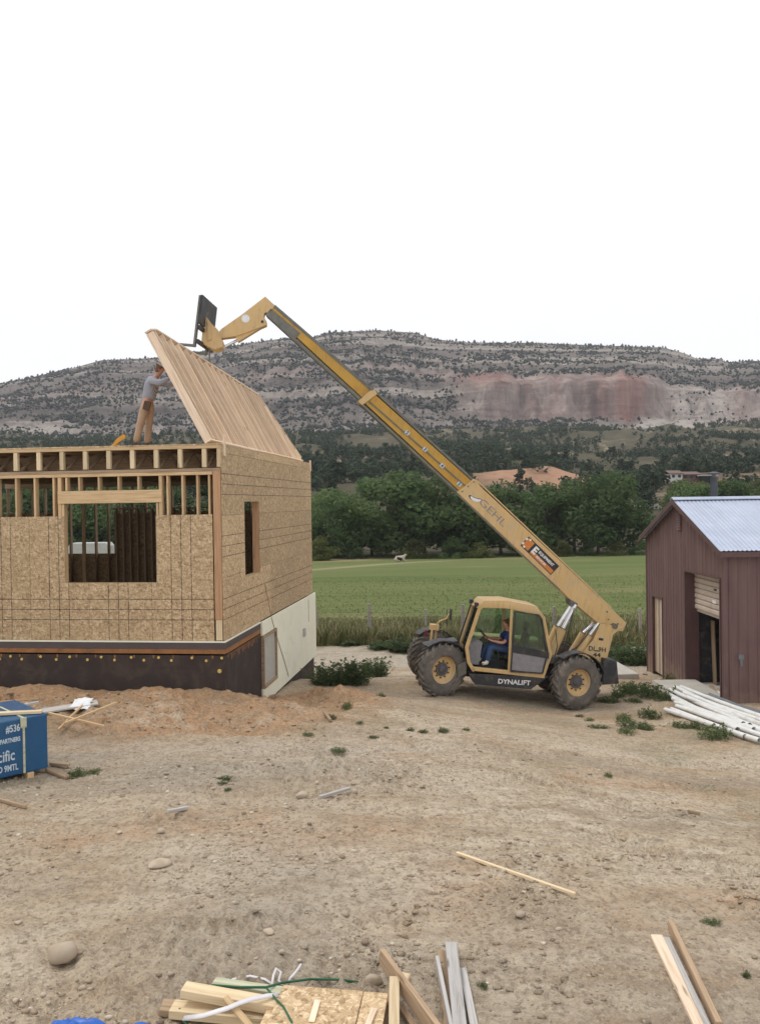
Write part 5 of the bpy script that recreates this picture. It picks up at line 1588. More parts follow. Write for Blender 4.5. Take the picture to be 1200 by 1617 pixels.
def person(label, M, P, shirt, trousers, cap, sleeves_long, boots):
    """P: joint positions"""
    r = thing('person', label, 'person', mat=M)
    J = dict(pelvis=(P['pelvis'], (.12, .10)), spine=(P['spine'], (.115, .09)), chest=(P['chest'], (.135, .10)), neckb=(lerp(P['chest'], P['neck'], .6), .075), neck=(P['neck'], .05),
             chin=(lerp(P['neck'], P['head'], .5), (.062, .068)), head=(P['head'], (.078, .092)), crown=(P['crown'], (.06, .07)))
    B = chain('pelvis', 'spine', 'chest', 'neckb', 'neck', 'chin', 'head', 'crown')
    f = Vector(P['face']).normalized(); hd = Vector(P['head'])
    J['nose'] = (tuple(hd + f * .105 + Vector((0, 0, -.02))), .014); J['nose0'] = (tuple(hd + f * .075 + Vector((0, 0, -.005))), .03)
    B += [('head', 'nose0'), ('nose0', 'nose')]
    for s_ in 'LR':
        J['sh' + s_] = (P['sh' + s_], .062); J['el' + s_] = (P['el' + s_], .042); J['wr' + s_] = (P['wr' + s_], .028)
        pm = P['ha' + s_]; J['pa' + s_] = (pm, (.036, .02))
        B += [('chest', 'sh' + s_), ('sh' + s_, 'el' + s_), ('el' + s_, 'wr' + s_), ('wr' + s_, 'pa' + s_)]
        dv = (Vector(pm) - Vector(P['wr' + s_])).normalized(); sd_ = dv.cross(Vector((0, 0, 1)) if abs(dv.z) < .8 else Vector((1, 0, 0))).normalized()
        cu = dv.cross(sd_)
        for k_, (off, ln) in enumerate(((-.030, .068), (-.010, .08), (.010, .076), (.029, .06))):
            a = Vector(pm) + sd_ * off + dv * .02; b_ = a + dv * ln * .5; c = b_ + dv * ln * .35 - cu * .02
            J[f'f{k_}a{s_}'] = (tuple(b_), .0095); J[f'f{k_}b{s_}'] = (tuple(c), .0085)
            B += [('pa' + s_, f'f{k_}a{s_}'), (f'f{k_}a{s_}', f'f{k_}b{s_}')]
        a = Vector(P['wr' + s_]) + dv * .03 - sd_ * .04; b_ = a + dv * .05 - sd_ * .015
        J['t0' + s_] = (tuple(a), .013); J['t1' + s_] = (tuple(b_), .010); B += [('wr' + s_, 't0' + s_), ('t0' + s_, 't1' + s_)]
        J['hi' + s_] = (P['hi' + s_], .085); J['kn' + s_] = (P['kn' + s_], .057); J['ca' + s_] = (lerp(P['kn' + s_], P['an' + s_], .35), .056)
        J['an' + s_] = (P['an' + s_], .038); J['to' + s_] = (P['to' + s_], (.045, .03))
        B += [('pelvis', 'hi' + s_), ('hi' + s_, 'kn' + s_), ('kn' + s_, 'ca' + s_), ('ca' + s_, 'an' + s_), ('an' + s_, 'to' + s_)]
    body = skin('body', J, B, 'skin', r, 'pelvis')
    # clothes
    J2 = dict(pelvis=(lerp(P['pelvis'], P['spine'], .1), (.172, .150)), spine=(P['spine'], (.168, .145)), chest=(P['chest'], (.178, .145)), nb=(lerp(P['chest'], P['neck'], .55), .088))
    B2 = chain('pelvis', 'spine', 'chest', 'nb')
    for s_ in 'LR':
        J2['sh' + s_] = (P['sh' + s_], .084); J2['el' + s_] = (P['el' + s_] if sleeves_long else lerp(P['sh' + s_], P['el' + s_], .75), .072)
        B2 += [('chest', 'sh' + s_), ('sh' + s_, 'el' + s_)]
        if sleeves_long:
            J2['wr' + s_] = (lerp(P['el' + s_], P['wr' + s_], .85), .047); B2 += [('el' + s_, 'wr' + s_)]
    skin('shirt', J2, B2, shirt, r, 'pelvis')
    J3 = dict(pelvis=(P['pelvis'], (.142, .122)), top=(lerp(P['pelvis'], P['spine'], .35), (.138, .115)))
    B3 = [('top', 'pelvis')]
    for s_ in 'LR':
        J3['hi' + s_] = (P['hi' + s_], .108); J3['kn' + s_] = (P['kn' + s_], .080); J3['sh' + s_] = (lerp(P['kn' + s_], P['an' + s_], .5), .078); J3['an' + s_] = (lerp(P['kn' + s_], P['an' + s_], .93), .072)
        B3 += [('pelvis', 'hi' + s_), ('hi' + s_, 'kn' + s_), ('kn' + s_, 'sh' + s_), ('sh' + s_, 'an' + s_)]
    skin('trousers', J3, B3, trousers, r, 'pelvis')
    for s_ in 'LR':
        an, to = Vector(P['an' + s_]), Vector(P['to' + s_])
        skin('boot', dict(a=(tuple(an + Vector((0, 0, .06))), .055), b=(tuple(an + Vector((0, 0, -.03))), .055), c=(tuple(lerp(an, to, .6)), (.052, .042)), d=(tuple(to), (.045, .034))), chain('a', 'b', 'c', 'd'), boots, r, 'a')
    skin('hair', dict(a=(tuple(hd - f * .035 + Vector((0, 0, .035))), (.074, .082)), b=(tuple(Vector(P['crown']) - f * .02 - Vector((0, 0, .015))), (.066, .074)), c=(tuple(hd - f * .06 - Vector((0, 0, .04))), .05)), [('c', 'a'), ('a', 'b')], cap, r, 'a')
    sd_ = f.cross(Vector((0, 0, 1))).normalized()
    for e in (-1, 1):
        me_ = blobs('eye', np.array([hd + f * .082 + sd_ * .032 * e + Vector((0, 0, .01))]), np.array([.011]), MT['ink_black'], 0, 1); link(bpy.data.objects.new('eye', me_), r)
        skin('ear', dict(a=(tuple(hd + sd_ * .085 * e + Vector((0, 0, .015))), .016), b=(tuple(hd + sd_ * .085 * e - Vector((0, 0, .03))), .013)), [('a', 'b')], 'skin', r, 'a', 1)
    return r
# worker on the deck, pushing the frame up; local +x points at the frame
wp = dict(pelvis=(.17, 0, .98), spine=(.21, 0, 1.16), chest=(.29, 0, 1.38), neck=(.39, 0, 1.53), head=(.455, 0, 1.64), crown=(.465, 0, 1.73), face=(.9, .1, .15),
          shL=(.31, .19, 1.42), elL=(.56, .23, 1.36), wrL=(.80, .21, 1.50), haL=(.88, .2, 1.56), shR=(.31, -.19, 1.42), elR=(.54, -.24, 1.33), wrR=(.78, -.22, 1.45), haR=(.86, -.21, 1.51),
          hiL=(.17, .10, .93), knL=(.13, .12, .52), anL=(.08, .12, .09), toL=(.22, .14, .04), hiR=(.16, -.10, .93), knR=(.05, -.12, .52), anR=(-.06, -.13, .09), toR=(.08, -.15, .04))
wx = at(222, 640, 17.35)
worker = person('man in a pale plaid shirt and tan trousers pushing up the tilted stud wall', Matrix.Translation((wx.x, 17.35, 4.945)) @ Matrix.Rotation(rad(-8), 4, 'Z'), wp, 'shirt', 'khaki', 'hair', True, 'boot')
# operator sitting in the cab, facing the front of the machine
op = dict(pelvis=(-.08, .53, 1.22), spine=(-.08, .53, 1.38), chest=(-.04, .53, 1.58), neck=(.02, .53, 1.73), head=(.07, .53, 1.84), crown=(.075, .53, 1.93), face=(.9, .25, .2),
          shL=(-.03, .73, 1.62), elL=(.14, .80, 1.40), wrL=(.42, .70, 1.42), haL=(.52, .66, 1.46), shR=(-.03, .34, 1.62), elR=(.16, .28, 1.40), wrR=(.44, .38, 1.45), haR=(.54, .40, 1.49),
          hiL=(-.03, .63, 1.22), knL=(.42, .66, 1.26), anL=(.46, .66, .88), toL=(.60, .67, .82), hiR=(-.03, .43, 1.22), knR=(.46, .43, 1.27), anR=(.60, .43, .90), toR=(.74, .43, .86))
oper = person('seated driver in blue shirt and jeans at the wheel in the cab', TM @ Matrix.Translation((.13, 0, .02)), op, 'blueshirt', 'jeans', 'hair', False, 'white')

# tool pouch on the worker's hip
pc_ = MB().prism([(-.07, -.10), (.07, -.12), (.08, .08), (-.06, .08)], -.03, .03, 'y').build('tool_pouch', MT['boot'], worker, bevel=.012)
pc_.location = (.22, -.17, .90); pc_.rotation_euler = (0, .2, .2)
# nail gun left on the deck
p = at(188, 701, 17.0)
ng = thing('nail_gun', 'orange and grey nail gun lying on the upper deck by the worker', 'nail gun', (p.x, 17.0, 4.975), (0, 0, .3)); ng.scale = (.85, .85, .85)
MB().prism([(-.16, .02), (-.05, .18), (.10, .30), (.17, .27), (.15, .20), (.0, .10), (-.1, .0)], -.05, .05, 'y').build('tool_body', MT['tool_orange'], ng, bevel=.015)
MB().prism([(-.04, .17), (.02, .02), (.08, .02), (.03, .20)], -.03, .03, 'y').build('handle', MT['steel'], ng, bevel=.01)
MB().prism([(-.2, .0), (-.15, .05), (.06, .05), (.06, .0)], -.025, .025, 'y').build('magazine', MT['tool_orange'], ng, bevel=.006)
p = at(2, 704, 18.5)
def cloth(name, W_, D_, H_, seed, mat, parent=None, n=26, amp=.06):
    g = np.linspace(0, 1, n); gx, gy = np.meshgrid(g, g, indexing='ij')
    z = H_ * np.sin(np.pi * np.clip(gx, 0, 1)) ** .6 * np.sin(np.pi * np.clip(gy, 0, 1)) ** .6 * (.5 + fbm(gx * 3 + seed, gy * 3, 3)) + amp * np.abs(fbm(gx * 7 + seed, gy * 4, 3) - .5) * 2
    x = (gx - .5) * W_ + (fbm(gx * 3, gy * 3 + seed, 2) - .5) * .3 * W_; y = (gy - .5) * D_ + (fbm(gx * 3 + 9, gy * 3 + seed, 2) - .5) * .3 * D_
    idx = np.arange(n * n).reshape(n, n); q = np.stack([idx[:-1, :-1], idx[1:, :-1], idx[1:, 1:], idx[:-1, 1:]], -1).reshape(-1, 4)
    me = np_mesh(name, np.stack([x, y, z], -1).reshape(-1, 3), q, MT[mat], True)
    o = bpy.data.objects.new(name, me)
    md = o.modifiers.new('thick', 'SOLIDIFY'); md.thickness = .006
    return link(o, parent)
o = cloth('tarp', .7, .6, .10, 3, 'tarp'); o.location = (p.x - .12, 18.5, 4.95)
tag(o, 'scrap of blue tarp on the upper deck at the left edge', 'tarp')

# ================================================================== YARD OBJECTS
# wrapped bundle of sheets
p = ground_hit(77, 1219)
ang = math.atan2(-.69, -.72)
bund = thing('panel_bundle', 'blue wrapped bundle of wood panels with white printing and a strap', 'bundle', (p.x, p.y, p.z + .03), (0, 0, ang))
# local x runs along the printed face towards the camera's left; local -y is behind
wrap = MB()
nx, nz_ = 30, 12
V_ = MB().box(0, 2.44, 0, .04, .06, .08)
core = MB().box(0, 2.44, -1.22, 0, .05, .82).build('wrapper', MT['bluewrap'], bund, bevel=.02, seg=3)
for x in (.25, 1.2, 2.15): stick('bearer', (x, -1.2, .0), (x, .02, .0), .09, .09, 'lumber', bund)
for x in (.315, 1.9):
    mb = MB().box(x, x + .03, .001, .006, .055, .815).box(x, x + .03, -1.22, .0, .821, .826)
    mb.build('strap', MT['greenboard'], bund)
    MB().box(x - .02, x + .06, .004, .02, .69, .83).build('corner_guard', MT['greenboard'], bund)
def face_text(body, x, z, w_, h_, sh=0):
    # the face normal is local +y; reading direction is local -x
    M = Matrix(((-1, 0, 0), (0, 0, 1), (0, 1, 0))).to_4x4(); M.translation = Vector((x, .004, z))
    return text('lettering', body, h_, 'ink_white', bund, M, width=w_, shear=sh, bold=.003)
face_text('#536', .475, .70, .19, .135); face_text('PARTNERS', .515, .545, .27, .085)
face_text('USA', .79, .49, .22, .10); face_text('Pacific', .64, .335, .36, .21); face_text('STD 9MTL', .59, .165, .35, .12)
t0 = Vector((.08, -.02, .925)); 
lb = stick('board', bund.matrix_world @ Vector((0, 0, 0)), bund.matrix_world @ Vector((1, 0, 0)), .09, .04, 'pine')
bpy.context.view_layer.update()
a_ = Matrix.Translation(bund.location) @ Matrix.Rotation(ang, 4, 'Z')
lb.parent = None; bpy.data.objects.remove(lb)
q0 = a_ @ Vector((.05, -.06, .848)); q1 = Vector((-7.2, 11.25, q0.z + .02))
o = stick('board', q0, q1, .09, .04, 'pine'); tag(o, 'long pale board lying on top of the blue wrapped bundle', 'board')

def lay(name, a, b_, w_, h_, mat, label, cat, lift=0, lift2=None, group=None, roll=0):
    """board lying on the ground between two pixels of the photo"""
    p = ground_hit(*a); q = ground_hit(*b_)
    mid_ = [(p.lerp(q, t)) for t in np.linspace(0, 1, 9)]
    need = max(zg(m.x, m.y) - m.z for m in mid_)
    e1 = h_ / 2 + lift + max(0, need) * .6; e2 = h_ / 2 + (lift if lift2 is None else lift2) + max(0, need) * .6
    p = CAMP + (p - CAMP) * (1 - e1 / (CZ - p.z)); q = CAMP + (q - CAMP) * (1 - e2 / (CZ - q.z))
    o = stick(name, p, q, w_, h_, mat, None, roll=roll)
    return tag(o, label, cat, group)
lay('plank', (58, 1128), (155, 1112), .30, .03, 'greyboard', 'wide weathered grey plank on the dirt bank behind the blue bundle', 'plank', .03)
lay('stake', (93, 1160), (140, 1110), .035, .035, 'lumber', 'thin stake leaning under the white paper on the dirt', 'stake', .02)
lay('stake', (103, 1153), (184, 1113), .04, .04, 'lumber', 'longer pale stake crossing right of the white paper', 'stake', .04)
lay('stake', (78, 1138), (165, 1149), .035, .035, 'lumber', 'pale stake lying level in front of the white paper', 'stake', .08)
p = ground_hit(130, 1127)
o = cloth('paper', .34, .30, .02, 5, 'paper', amp=.02); o.location = p + Vector((0, 0, .12)); o.rotation_euler = (.45, .0, .1); tag(o, 'white sheet of paper lying over the crossed stakes', 'paper')
for k_, (a, b_, w_, m_, lb_) in enumerate([((8, 1092), (82, 1086), .07, 'darkwood', 'weathered pole at the foot of the dark foundation'), ((0, 1101), (62, 1097), .09, 'darkwood', 'rough dark board half buried on the bank'), ((0, 1112), (45, 1107), .12, 'greenboard', 'green grey board on the bank behind the bundle'),
        ((0, 1117), (62, 1115), .08, 'greyboard', 'grey pole lying just behind the blue bundle'), ((76, 1213), (108, 1224), .09, 'darkwood', 'short timber bearer sticking out from under the blue bundle'), ((80, 1204), (110, 1206), .06, 'darkwood', 'dark stick lying behind the short timber bearer'),
        ((0, 1263), (42, 1274), .03, 'darkwood', 'thin dark stick near the left edge below the bundle'), ((265, 1290), (297, 1280), .035, 'greyboard', 'small grey splinter in the middle of the stony yard'), ((505, 1256), (552, 1243), .04, 'greyboard', 'grey stick lying by the pale gravel patch'), ((522, 1140), (512, 1124), .05, 'darkwood', 'dark stump of wood on the orange dirt bank'),
        ((1085, 1287), (1105, 1291), .03, 'darkwood', 'short twig on the pale crust at right')]):
    lay('board' if w_ > .05 else 'stick', a, b_, w_, .04, m_, lb_, 'board' if w_ > .05 else 'stick', .01)
lay('stick', (721, 1345), (908, 1415), .032, .03, 'pine', 'long thin pale stick lying alone across the bare yard', 'stick', .012)

# boards in the foreground
lay('board', (712, 1489), (728, 1640), .098, .042, 'greyboard', 'light grey board on top of the pile at bottom centre', 'board', .05)
lay('board', (690, 1517), (716, 1640), .03, .09, 'greyboard', 'thin grey board on edge, left of the light grey one', 'board', .0)
lay('board', (705, 1500), (720, 1640), .16, .03, 'darkwood', 'brown board mostly hidden under the light grey one', 'board', .0)
lay('board', (730, 1530), (752, 1640), .06, .03, 'greyboard', 'narrow grey board showing right of the light grey one', 'board', .0)
lay('board', (1036, 1481), (1115, 1640), .10, .035, 'stud', 'pale tan board at bottom right, left of the pair', 'board', .0)
lay('board', (1058, 1466), (1135, 1622), .045, .09, 'brownboard', 'brown board on edge at bottom right', 'board', .0)
lay('board', (1052, 1486), (1122, 1630), .045, .05, 'greyboard', 'grey board squeezed between the pale tan and brown boards', 'board', .0)
lay('board', (603, 1516), (700, 1640), .04, .14, 'brownboard', 'long brown board on edge leaning across the scrap heap', 'board', .06, .02)
lay('board', (640, 1545), (632, 1562), .09, .04, 'pine', 'short pine block behind the leaning brown board', 'board', .0)
lay('board', (623, 1556), (622, 1650), .075, .04, 'pine', 'upright looking pale block in front of the leaning board', 'board', .10)
lay('board', (618, 1572), (600, 1640), .05, .06, 'darkwood', 'dark board beside the edge of the strand board scrap', 'board', .0)
lay('board', (632, 1590), (668, 1640), .05, .04, 'darkwood', 'dark lath under the leaning brown board', 'board', .0)
lay('board', (290, 1577), (443, 1590), .12, .065, 'pine', 'thick pale timber on top of the stack at bottom left', 'board', .075)
lay('board', (272, 1597), (436, 1606), .14, .065, 'pine', 'thick timber second in the stack at bottom left', 'board', .0)
lay('board', (338, 1556), (446, 1571), .09, .04, 'greenboard', 'green tinged board behind the pale timber stack', 'board', .07)
lay('board', (255, 1596), (300, 1600), .14, .05, 'darkwood', 'short brown offcut poking out left of the timber stack', 'board', .0)
lay('board', (356, 1583), (415, 1640), .05, .02, 'lumber', 'thin lath crossing the white strap', 'board', .17, .05)
p = ground_hit(525, 1600)
ob = MB().box(-.45, .45, -.30, .24, 0, .014)
sc = thing('strand_board_scrap', 'square offcut of strand board lying on the scrap heap', 'board', (p.x, p.y - .20, p.z + .15), (rad(-4), rad(1.5), rad(-6)))
MB().box(-.40, .20, -.42, .27, 0, .014).build('panel', MT['osb_bright'], sc, bevel=.003, seg=1)
MB().box(.206, .385, -.42, .27, -.004, .010).build('panel', MT['osb_bright'], sc, bevel=.003, seg=1)
MB().box(-.46, .36, -.5, .22, -.05, -.02).build('panel', MT['osb_bright'], sc, bevel=.003, seg=1)
for (xx, yy, r_) in ((.28, -.05, .1), (-.1, .0, 1.8)):
    o = stick('splinter', (xx, yy - .2, .022), (xx + .03 * math.cos(r_), yy + .08, .022), .045, .012, 'stud', sc)
# strap, cords and plastic
def ribbon(name, pts, w_, mat, label, cat):
    mb = MB(); pts = [Vector(q) for q in pts]; vs = []; n = len(pts)
    for i, q in enumerate(pts):
        d = (pts[min(i + 1, n - 1)] - pts[max(i - 1, 0)]).normalized(); s_ = d.cross(Vector((0, -.5, 1))).normalized() * w_ / 2
        u_ = s_.cross(d).normalized() * .002
        vs += [q + s_ + u_, q - s_ + u_, q - s_ - u_, q + s_ - u_]
    fs = [(0, 1, 2, 3), tuple((n - 1) * 4 + k_ for k_ in (3, 2, 1, 0))]
    for i in range(n - 1):
        for k_ in range(4): fs.append((i * 4 + k_, (i + 1) * 4 + k_, (i + 1) * 4 + (k_ + 1) % 4, i * 4 + (k_ + 1) % 4))
    return tag(mb.add(vs, fs).build(name, MT[mat], smooth=True), label, cat)
def gpt(u, v, dz): q = ground_hit(u, v); return q + Vector((0, -dz * 1.55, dz)) if False else at(u, v, max(2.0, (q.y) * (1 - dz / CZ)))
ribbon('strap', [gpt(u, v, dz) for u, v, dz in ((290, 1608, .10), (320, 1604, .16), (360, 1592, .21), (378, 1584, .22), (400, 1577, .22), (425, 1572, .20), (440, 1571, .17))], .035, 'strap', 'white plastic strap curling over the timber stack', 'strap')
def cord(name, P, r, mat, label, cat): return tag(MB().tube([gpt(*q) for q in P], r, 6).build(name, MT[mat], smooth=True), label, cat)
cord('cord', ((335, 1556, .16), (380, 1559, .17), (420, 1559, .18), (445, 1552, .14), (490, 1546, .08), (540, 1547, .05), (578, 1553, .01)), .009, 'green_cord', 'green cord running across the scrap heap to the right', 'cord')
cord('cord', ((421, 1560, .18), (436, 1578, .19), (448, 1590, .19), (460, 1612, .19), (470, 1640, .12)), .008, 'green_cord', 'green cord branch trailing down over the strand board', 'cord')
cord('cord', ((284, 1592, .10), (286, 1606, .06), (298, 1622, .02), (310, 1640, .02)), .008, 'green_cord', 'dark green cord hanging at the left end of the timbers', 'cord')
for k_, (P, lb_) in enumerate([(((428, 1566, .06), (432, 1540, .10), (436, 1529, .13), (444, 1535, .12), (440, 1548, .08), (447, 1556, .05)), 'looped white plastic scrap behind the timber stack'),
        (((455, 1556, .06), (458, 1545, .10), (468, 1534, .14), (476, 1522, .17)), 'white plastic strip standing up right of the looped scrap'),
        (((330, 1564, .04), (345, 1552, .05), (370, 1546, .04), (395, 1541, .04), (418, 1546, .04), (430, 1554, .04)), 'thin pale plastic strand behind the green tinged board')]):
    ribbon('plastic_strip', [gpt(*q) for q in P], .018, 'strap', lb_, 'plastic')
p = ground_hit(118, 1678)
o = cloth('tarp', .80, .55, .14, 12, 'tarp', n=40, amp=.10); o.location = p + Vector((0.0, -.02, .02)); tag(o, 'crumpled bright blue tarp at the bottom left corner', 'tarp')

# boulders and single rocks
def rock(u, v, wpx, hpx, label, group=None, flat=.55, sink=.45):
    p = ground_hit(u, v); s_ = wpx / FPX * p.y / 2 * (.68 if wpx < 40 else .85)
    V0, F0 = ICO2
    rg = np.random.default_rng(int(u * 7 + v * 13))
    V = V0.copy()
    for _ in range(14 if wpx < 58 else 8):                      # knock flat faces off the ball
        nn = rg.normal(size=3) * np.array([1, 1, .8]); nn /= np.linalg.norm(nn)
        dd = V @ nn; lim = rg.uniform(.42, .8) if wpx < 58 else rg.uniform(.6, .85)
        V = V - np.maximum(dd - lim, 0)[:, None] * nn[None] * .92
    V = V * (1 + (rg.random((len(V), 1)) - .5) * .07)
    V = V * np.array([s_ * 1.1, s_ * .9, s_ * 2.1 * hpx / wpx * flat])
    me = np_mesh('rock', V, F0, MT['stone'], wpx > 58)
    o = link(bpy.data.objects.new('rock', me)); o.location = p + Vector((0, 0, s_ * 2 * hpx / wpx * flat * (1 - sink))); o.rotation_euler = (0, 0, random.random() * .6)
    return tag(o, label, 'rock', group)
rock(97, 1522, 60, 36, 'big rounded tan boulder in the left foreground', None, .55, .25)
rock(250, 1366, 54, 20, 'flat grey rock slab half buried in the left yard')
rock(475, 1258, 36, 18, 'grey rock in the pale gravel patch')
rock(820, 1448, 34, 18, 'low grey stone right of centre below the long stick')
rock(855, 1414, 20, 8, 'small flat pale stone near the end of the long stick')
rock(592, 1560, 40, 24, 'pale rock by the end of the green cord')
rock(545, 1447, 30, 12, 'flat tan rock low in the middle of the yard')
GR = 'loose stones scattered over the yard'
for (u, v, w_, h_) in ((255, 1318, 26, 14), (190, 1315, 18, 8), (345, 1232, 22, 10), (195, 1248, 14, 8), (500, 1240, 20, 12), (425, 1484, 34, 14), (130, 1562, 22, 12), (270, 1552, 24, 12), (560, 1403, 14, 9), (355, 1400, 12, 8), (270, 1418, 20, 10),
        (205, 1438, 12, 7), (30, 1460, 24, 9), (320, 1440, 12, 7), (445, 1515, 20, 12), (985, 1290, 12, 7), (935, 1320, 10, 6), (680, 1330, 16, 8), (780, 1432, 12, 7), (700, 1400, 12, 6), (575, 1480, 16, 8), (25, 1585, 20, 10), (330, 1500, 12, 8), (620, 1310, 16, 8), (560, 1250, 18, 10), (610, 1255, 14, 8), (90, 1390, 14, 8)):
    rock(u, v, w_, h_, 'loose tan stone lying on the stony yard', GR)

def pebbles():
    N = 21000
    Y = 4.6 * (15.5 / 4.6) ** RNG.random(N); X = RNG.uniform(-.56, .56, N) * Y
    d = .25 + .9 * sstep(1.5, -2.5, X) * sstep(12.5, 11, Y) + 1.3 * gravel_mask(X, Y)
    d = d * (.08 + 1.8 * sstep(.38, .66, fbm(X * .7 + 3, Y * .9, 3))) * (1 - .6 * sstep(.5, 3, X))
    k = RNG.random(N) * 1.6 < d
    X, Y = X[k], Y[k]
    s_ = .004 + .024 * RNG.random(len(X)) ** 6 + .004 * (Y / 10)
    Z = zbase(X, Y) + zdetail(X, Y) + s_ * .2
    size = np.stack([s_ * RNG.uniform(.8, 1.5, len(s_)), s_, s_ * RNG.uniform(.45, .8, len(s_))], -1)
    t = RNG.random(len(s_)); 
    me = blobs('gravel', np.stack([X, Y, Z], -1), size, MT['pebble'], .25, 1, attr=t)
    tag(link(bpy.data.objects.new('gravel', me)), 'small loose pebbles and grit strewn over the dirt yard', 'gravel', kind='stuff')
    # clods of dry mud, denser on the excavated bank and in the churned patches
    N = 22000
    Y = 4.6 * (19 / 4.6) ** RNG.random(N); X = RNG.uniform(-.56, .56, N) * Y
    d = 1.0 * clod_mask(X, Y) * sstep(-1, 1, X) + .8 * mound_mask(X, Y) + .03
    k = (RNG.random(N) < d) & (Y < 15.7 + 20 * (X > -2.5))
    X, Y = X[k], Y[k]
    s_ = .006 + .022 * RNG.random(len(X)) ** 3
    Z = zbase(X, Y) + zdetail(X, Y) + s_ * .2
    me = blobs('dirt_clods', np.stack([X, Y, Z], -1), np.stack([s_ * 1.5, s_, s_ * .6], -1), MT['dirt'], .5, 1)
    for nm in ('gravel', 'crust', 'road', 'green'): 
        at_ = me.attributes.new(nm, 'FLOAT', 'POINT')
    at_ = me.attributes.new('mound', 'FLOAT', 'POINT'); at_.data.foreach_set('value', np.repeat(mound_mask(X, Y), 12).astype(np.float32))
    tag(link(bpy.data.objects.new('dirt_clods', me)), 'clods of dry earth on the bank and churned ground', 'dirt', kind='stuff')
pebbles()

# pipes by the barn
def pipe(a, b_, r, mat, label, group, lift):
    p = ground_hit(*a); q = ground_hit(*b_)
    n = 6; L_ = (q - p).length
    mid_ = [p.lerp(q, t) for t in np.linspace(0, 1, 9)]
    need = max(0, max(zg(m.x, m.y) - m.z for m in mid_))
    p = p + Vector((0, 0, r + lift + need)); q = q + Vector((0, 0, r + lift + need))
    d = (q - p).normalized()
    pts = [p.lerp(q, t) - Vector((0, 0, .03 * math.sin(math.pi * t) * (lift > .02))) for t in np.linspace(0, 1, n)]
    mb = MB(); mb.tube(pts, r, 12, cap=False)
    mb.tube([pts[-1], pts[-1] - d * .35], r * .88, 12, cap=False); mb.tube([pts[0], pts[0] + d * .35], r * .88, 12, cap=False)
    # ring ends
    mb.tube([pts[-1] - d * .36, pts[-1] - d * .35], r * .9, 12)
    o = mb.build('pipe', MT[mat], smooth='auto', recalc=False)
    return tag(o, label, 'pipe', group)
GPW = 'white pipes stacked beside the barn'
for a, b_, lf in [((1053, 1100), (1164, 1158), .0), ((1058, 1098), (1183, 1156), .06), ((1065, 1097), (1215, 1166), .10), ((1062, 1110), (1173, 1154), .05), ((1050, 1127), (1199, 1178), 0), ((1060, 1126), (1176, 1170), .0), ((1072, 1121), (1212, 1171), .06),
                 ((1075, 1099), (1228, 1160), .14), ((1066, 1118), (1190, 1164), .05), ((1080, 1106), (1235, 1166), .10), ((1072, 1104), (1222, 1172), .04), ((1085, 1112), (1240, 1174), .08), ((1068, 1123), (1206, 1174), .02), ((1078, 1124), (1230, 1180), .0)]:
    pipe(a, b_, .052, 'white', 'long white plastic pipe in the heap beside the barn', GPW, lf)
for a, b_, lf in [((1062, 1092), (1230, 1146), .0), ((1096, 1101), (1236, 1144), .02), ((1120, 1108), (1240, 1150), .06)]:
    pipe(a, b_, .05, 'greypvc', 'dark grey pipe lying between the white pipes and the barn wall', 'grey pipes beside the barn', lf)

# things by the barn
p = ground_hit(1010, 1062)
sl_ = thing('concrete_slab', 'pale concrete slab beside the left corner of the barn', 'slab', (5.9, 25.2, zg(5.9, 25.2) + .05), (0, 0, .05))
MB().box(-.2, 1.7, -.8, 1.3, -.2, .06).build('slab', MT['concrete'], sl_, bevel=.01)
for k_, (u, v, w_, h_, lb_) in enumerate([(1005, 1069, 16, 8, 'pale rubble lump in front of the concrete slab'), (1018, 1066, 14, 8, 'grey rubble lump by the barn corner'), (1042, 1074, 16, 10, 'orange tan block by the small barn door'), (985, 1062, 10, 6, 'small dark lump on the concrete slab edge')]):
    rock(u, v, w_, h_, lb_)
apron = MB().box(-.9, .28, .3, 2.7, -.35, .01).build('x', MT['concrete']); apron.name = 'door_apron'; apron.location = BO + Vector((0, 0, 0)); tag(apron, 'worn concrete apron at the open barn door', 'slab')
# inside the open door
def inb(x, y, z): return BO + Vector((x, y, z))
o = stick('board', inb(.75, 2.50, -.1), inb(.72, 2.55, 1.65), .22, .03, 'darkwood', up=(1, 0, 0)); tag(o, 'dark board standing inside the open barn door', 'board')
wb = thing('workbench', 'dark workbench standing inside the barn', 'workbench', inb(1.6, 1.4, -.1))
MB().box(-.4, .4, -.9, .5, .82, .88).build('bench_top', MT['darkwood'], wb)
for sx_ in (-.35, .3):
    for sy_ in (-.85, .42): MB().box(sx_, sx_ + .06, sy_, sy_ + .06, 0, .82).build('leg', MT['darkwood'], wb)
bx = MB().box(-.2, .2, -.2, .2, 0, .36).build('crate', MT['darkwood'], bevel=.01); bx.location = inb(1.5, 1.6, .785); tag(bx, 'brown box on the workbench inside the barn', 'box')
o = cloth('plastic_sheet', .8, .7, .35, 21, 'white', n=30, amp=.2); o.location = inb(.75, .75, -.08); tag(o, 'crumpled white plastic heaped just inside the barn door', 'plastic')
for k_, (x, y, z) in enumerate(((.3, .9, -.05), (.25, 1.3, -.06), (.2, .55, -.04))):
    o = stick('board', inb(x, y, z), inb(x + .2, y + .7, z + .04), .12, .05, 'darkwood'); tag(o, ['broken brown board on the barn threshold', 'rough plank end on the barn threshold beside the apron', 'dark offcut under the white plastic in the barn'][k_], 'board')

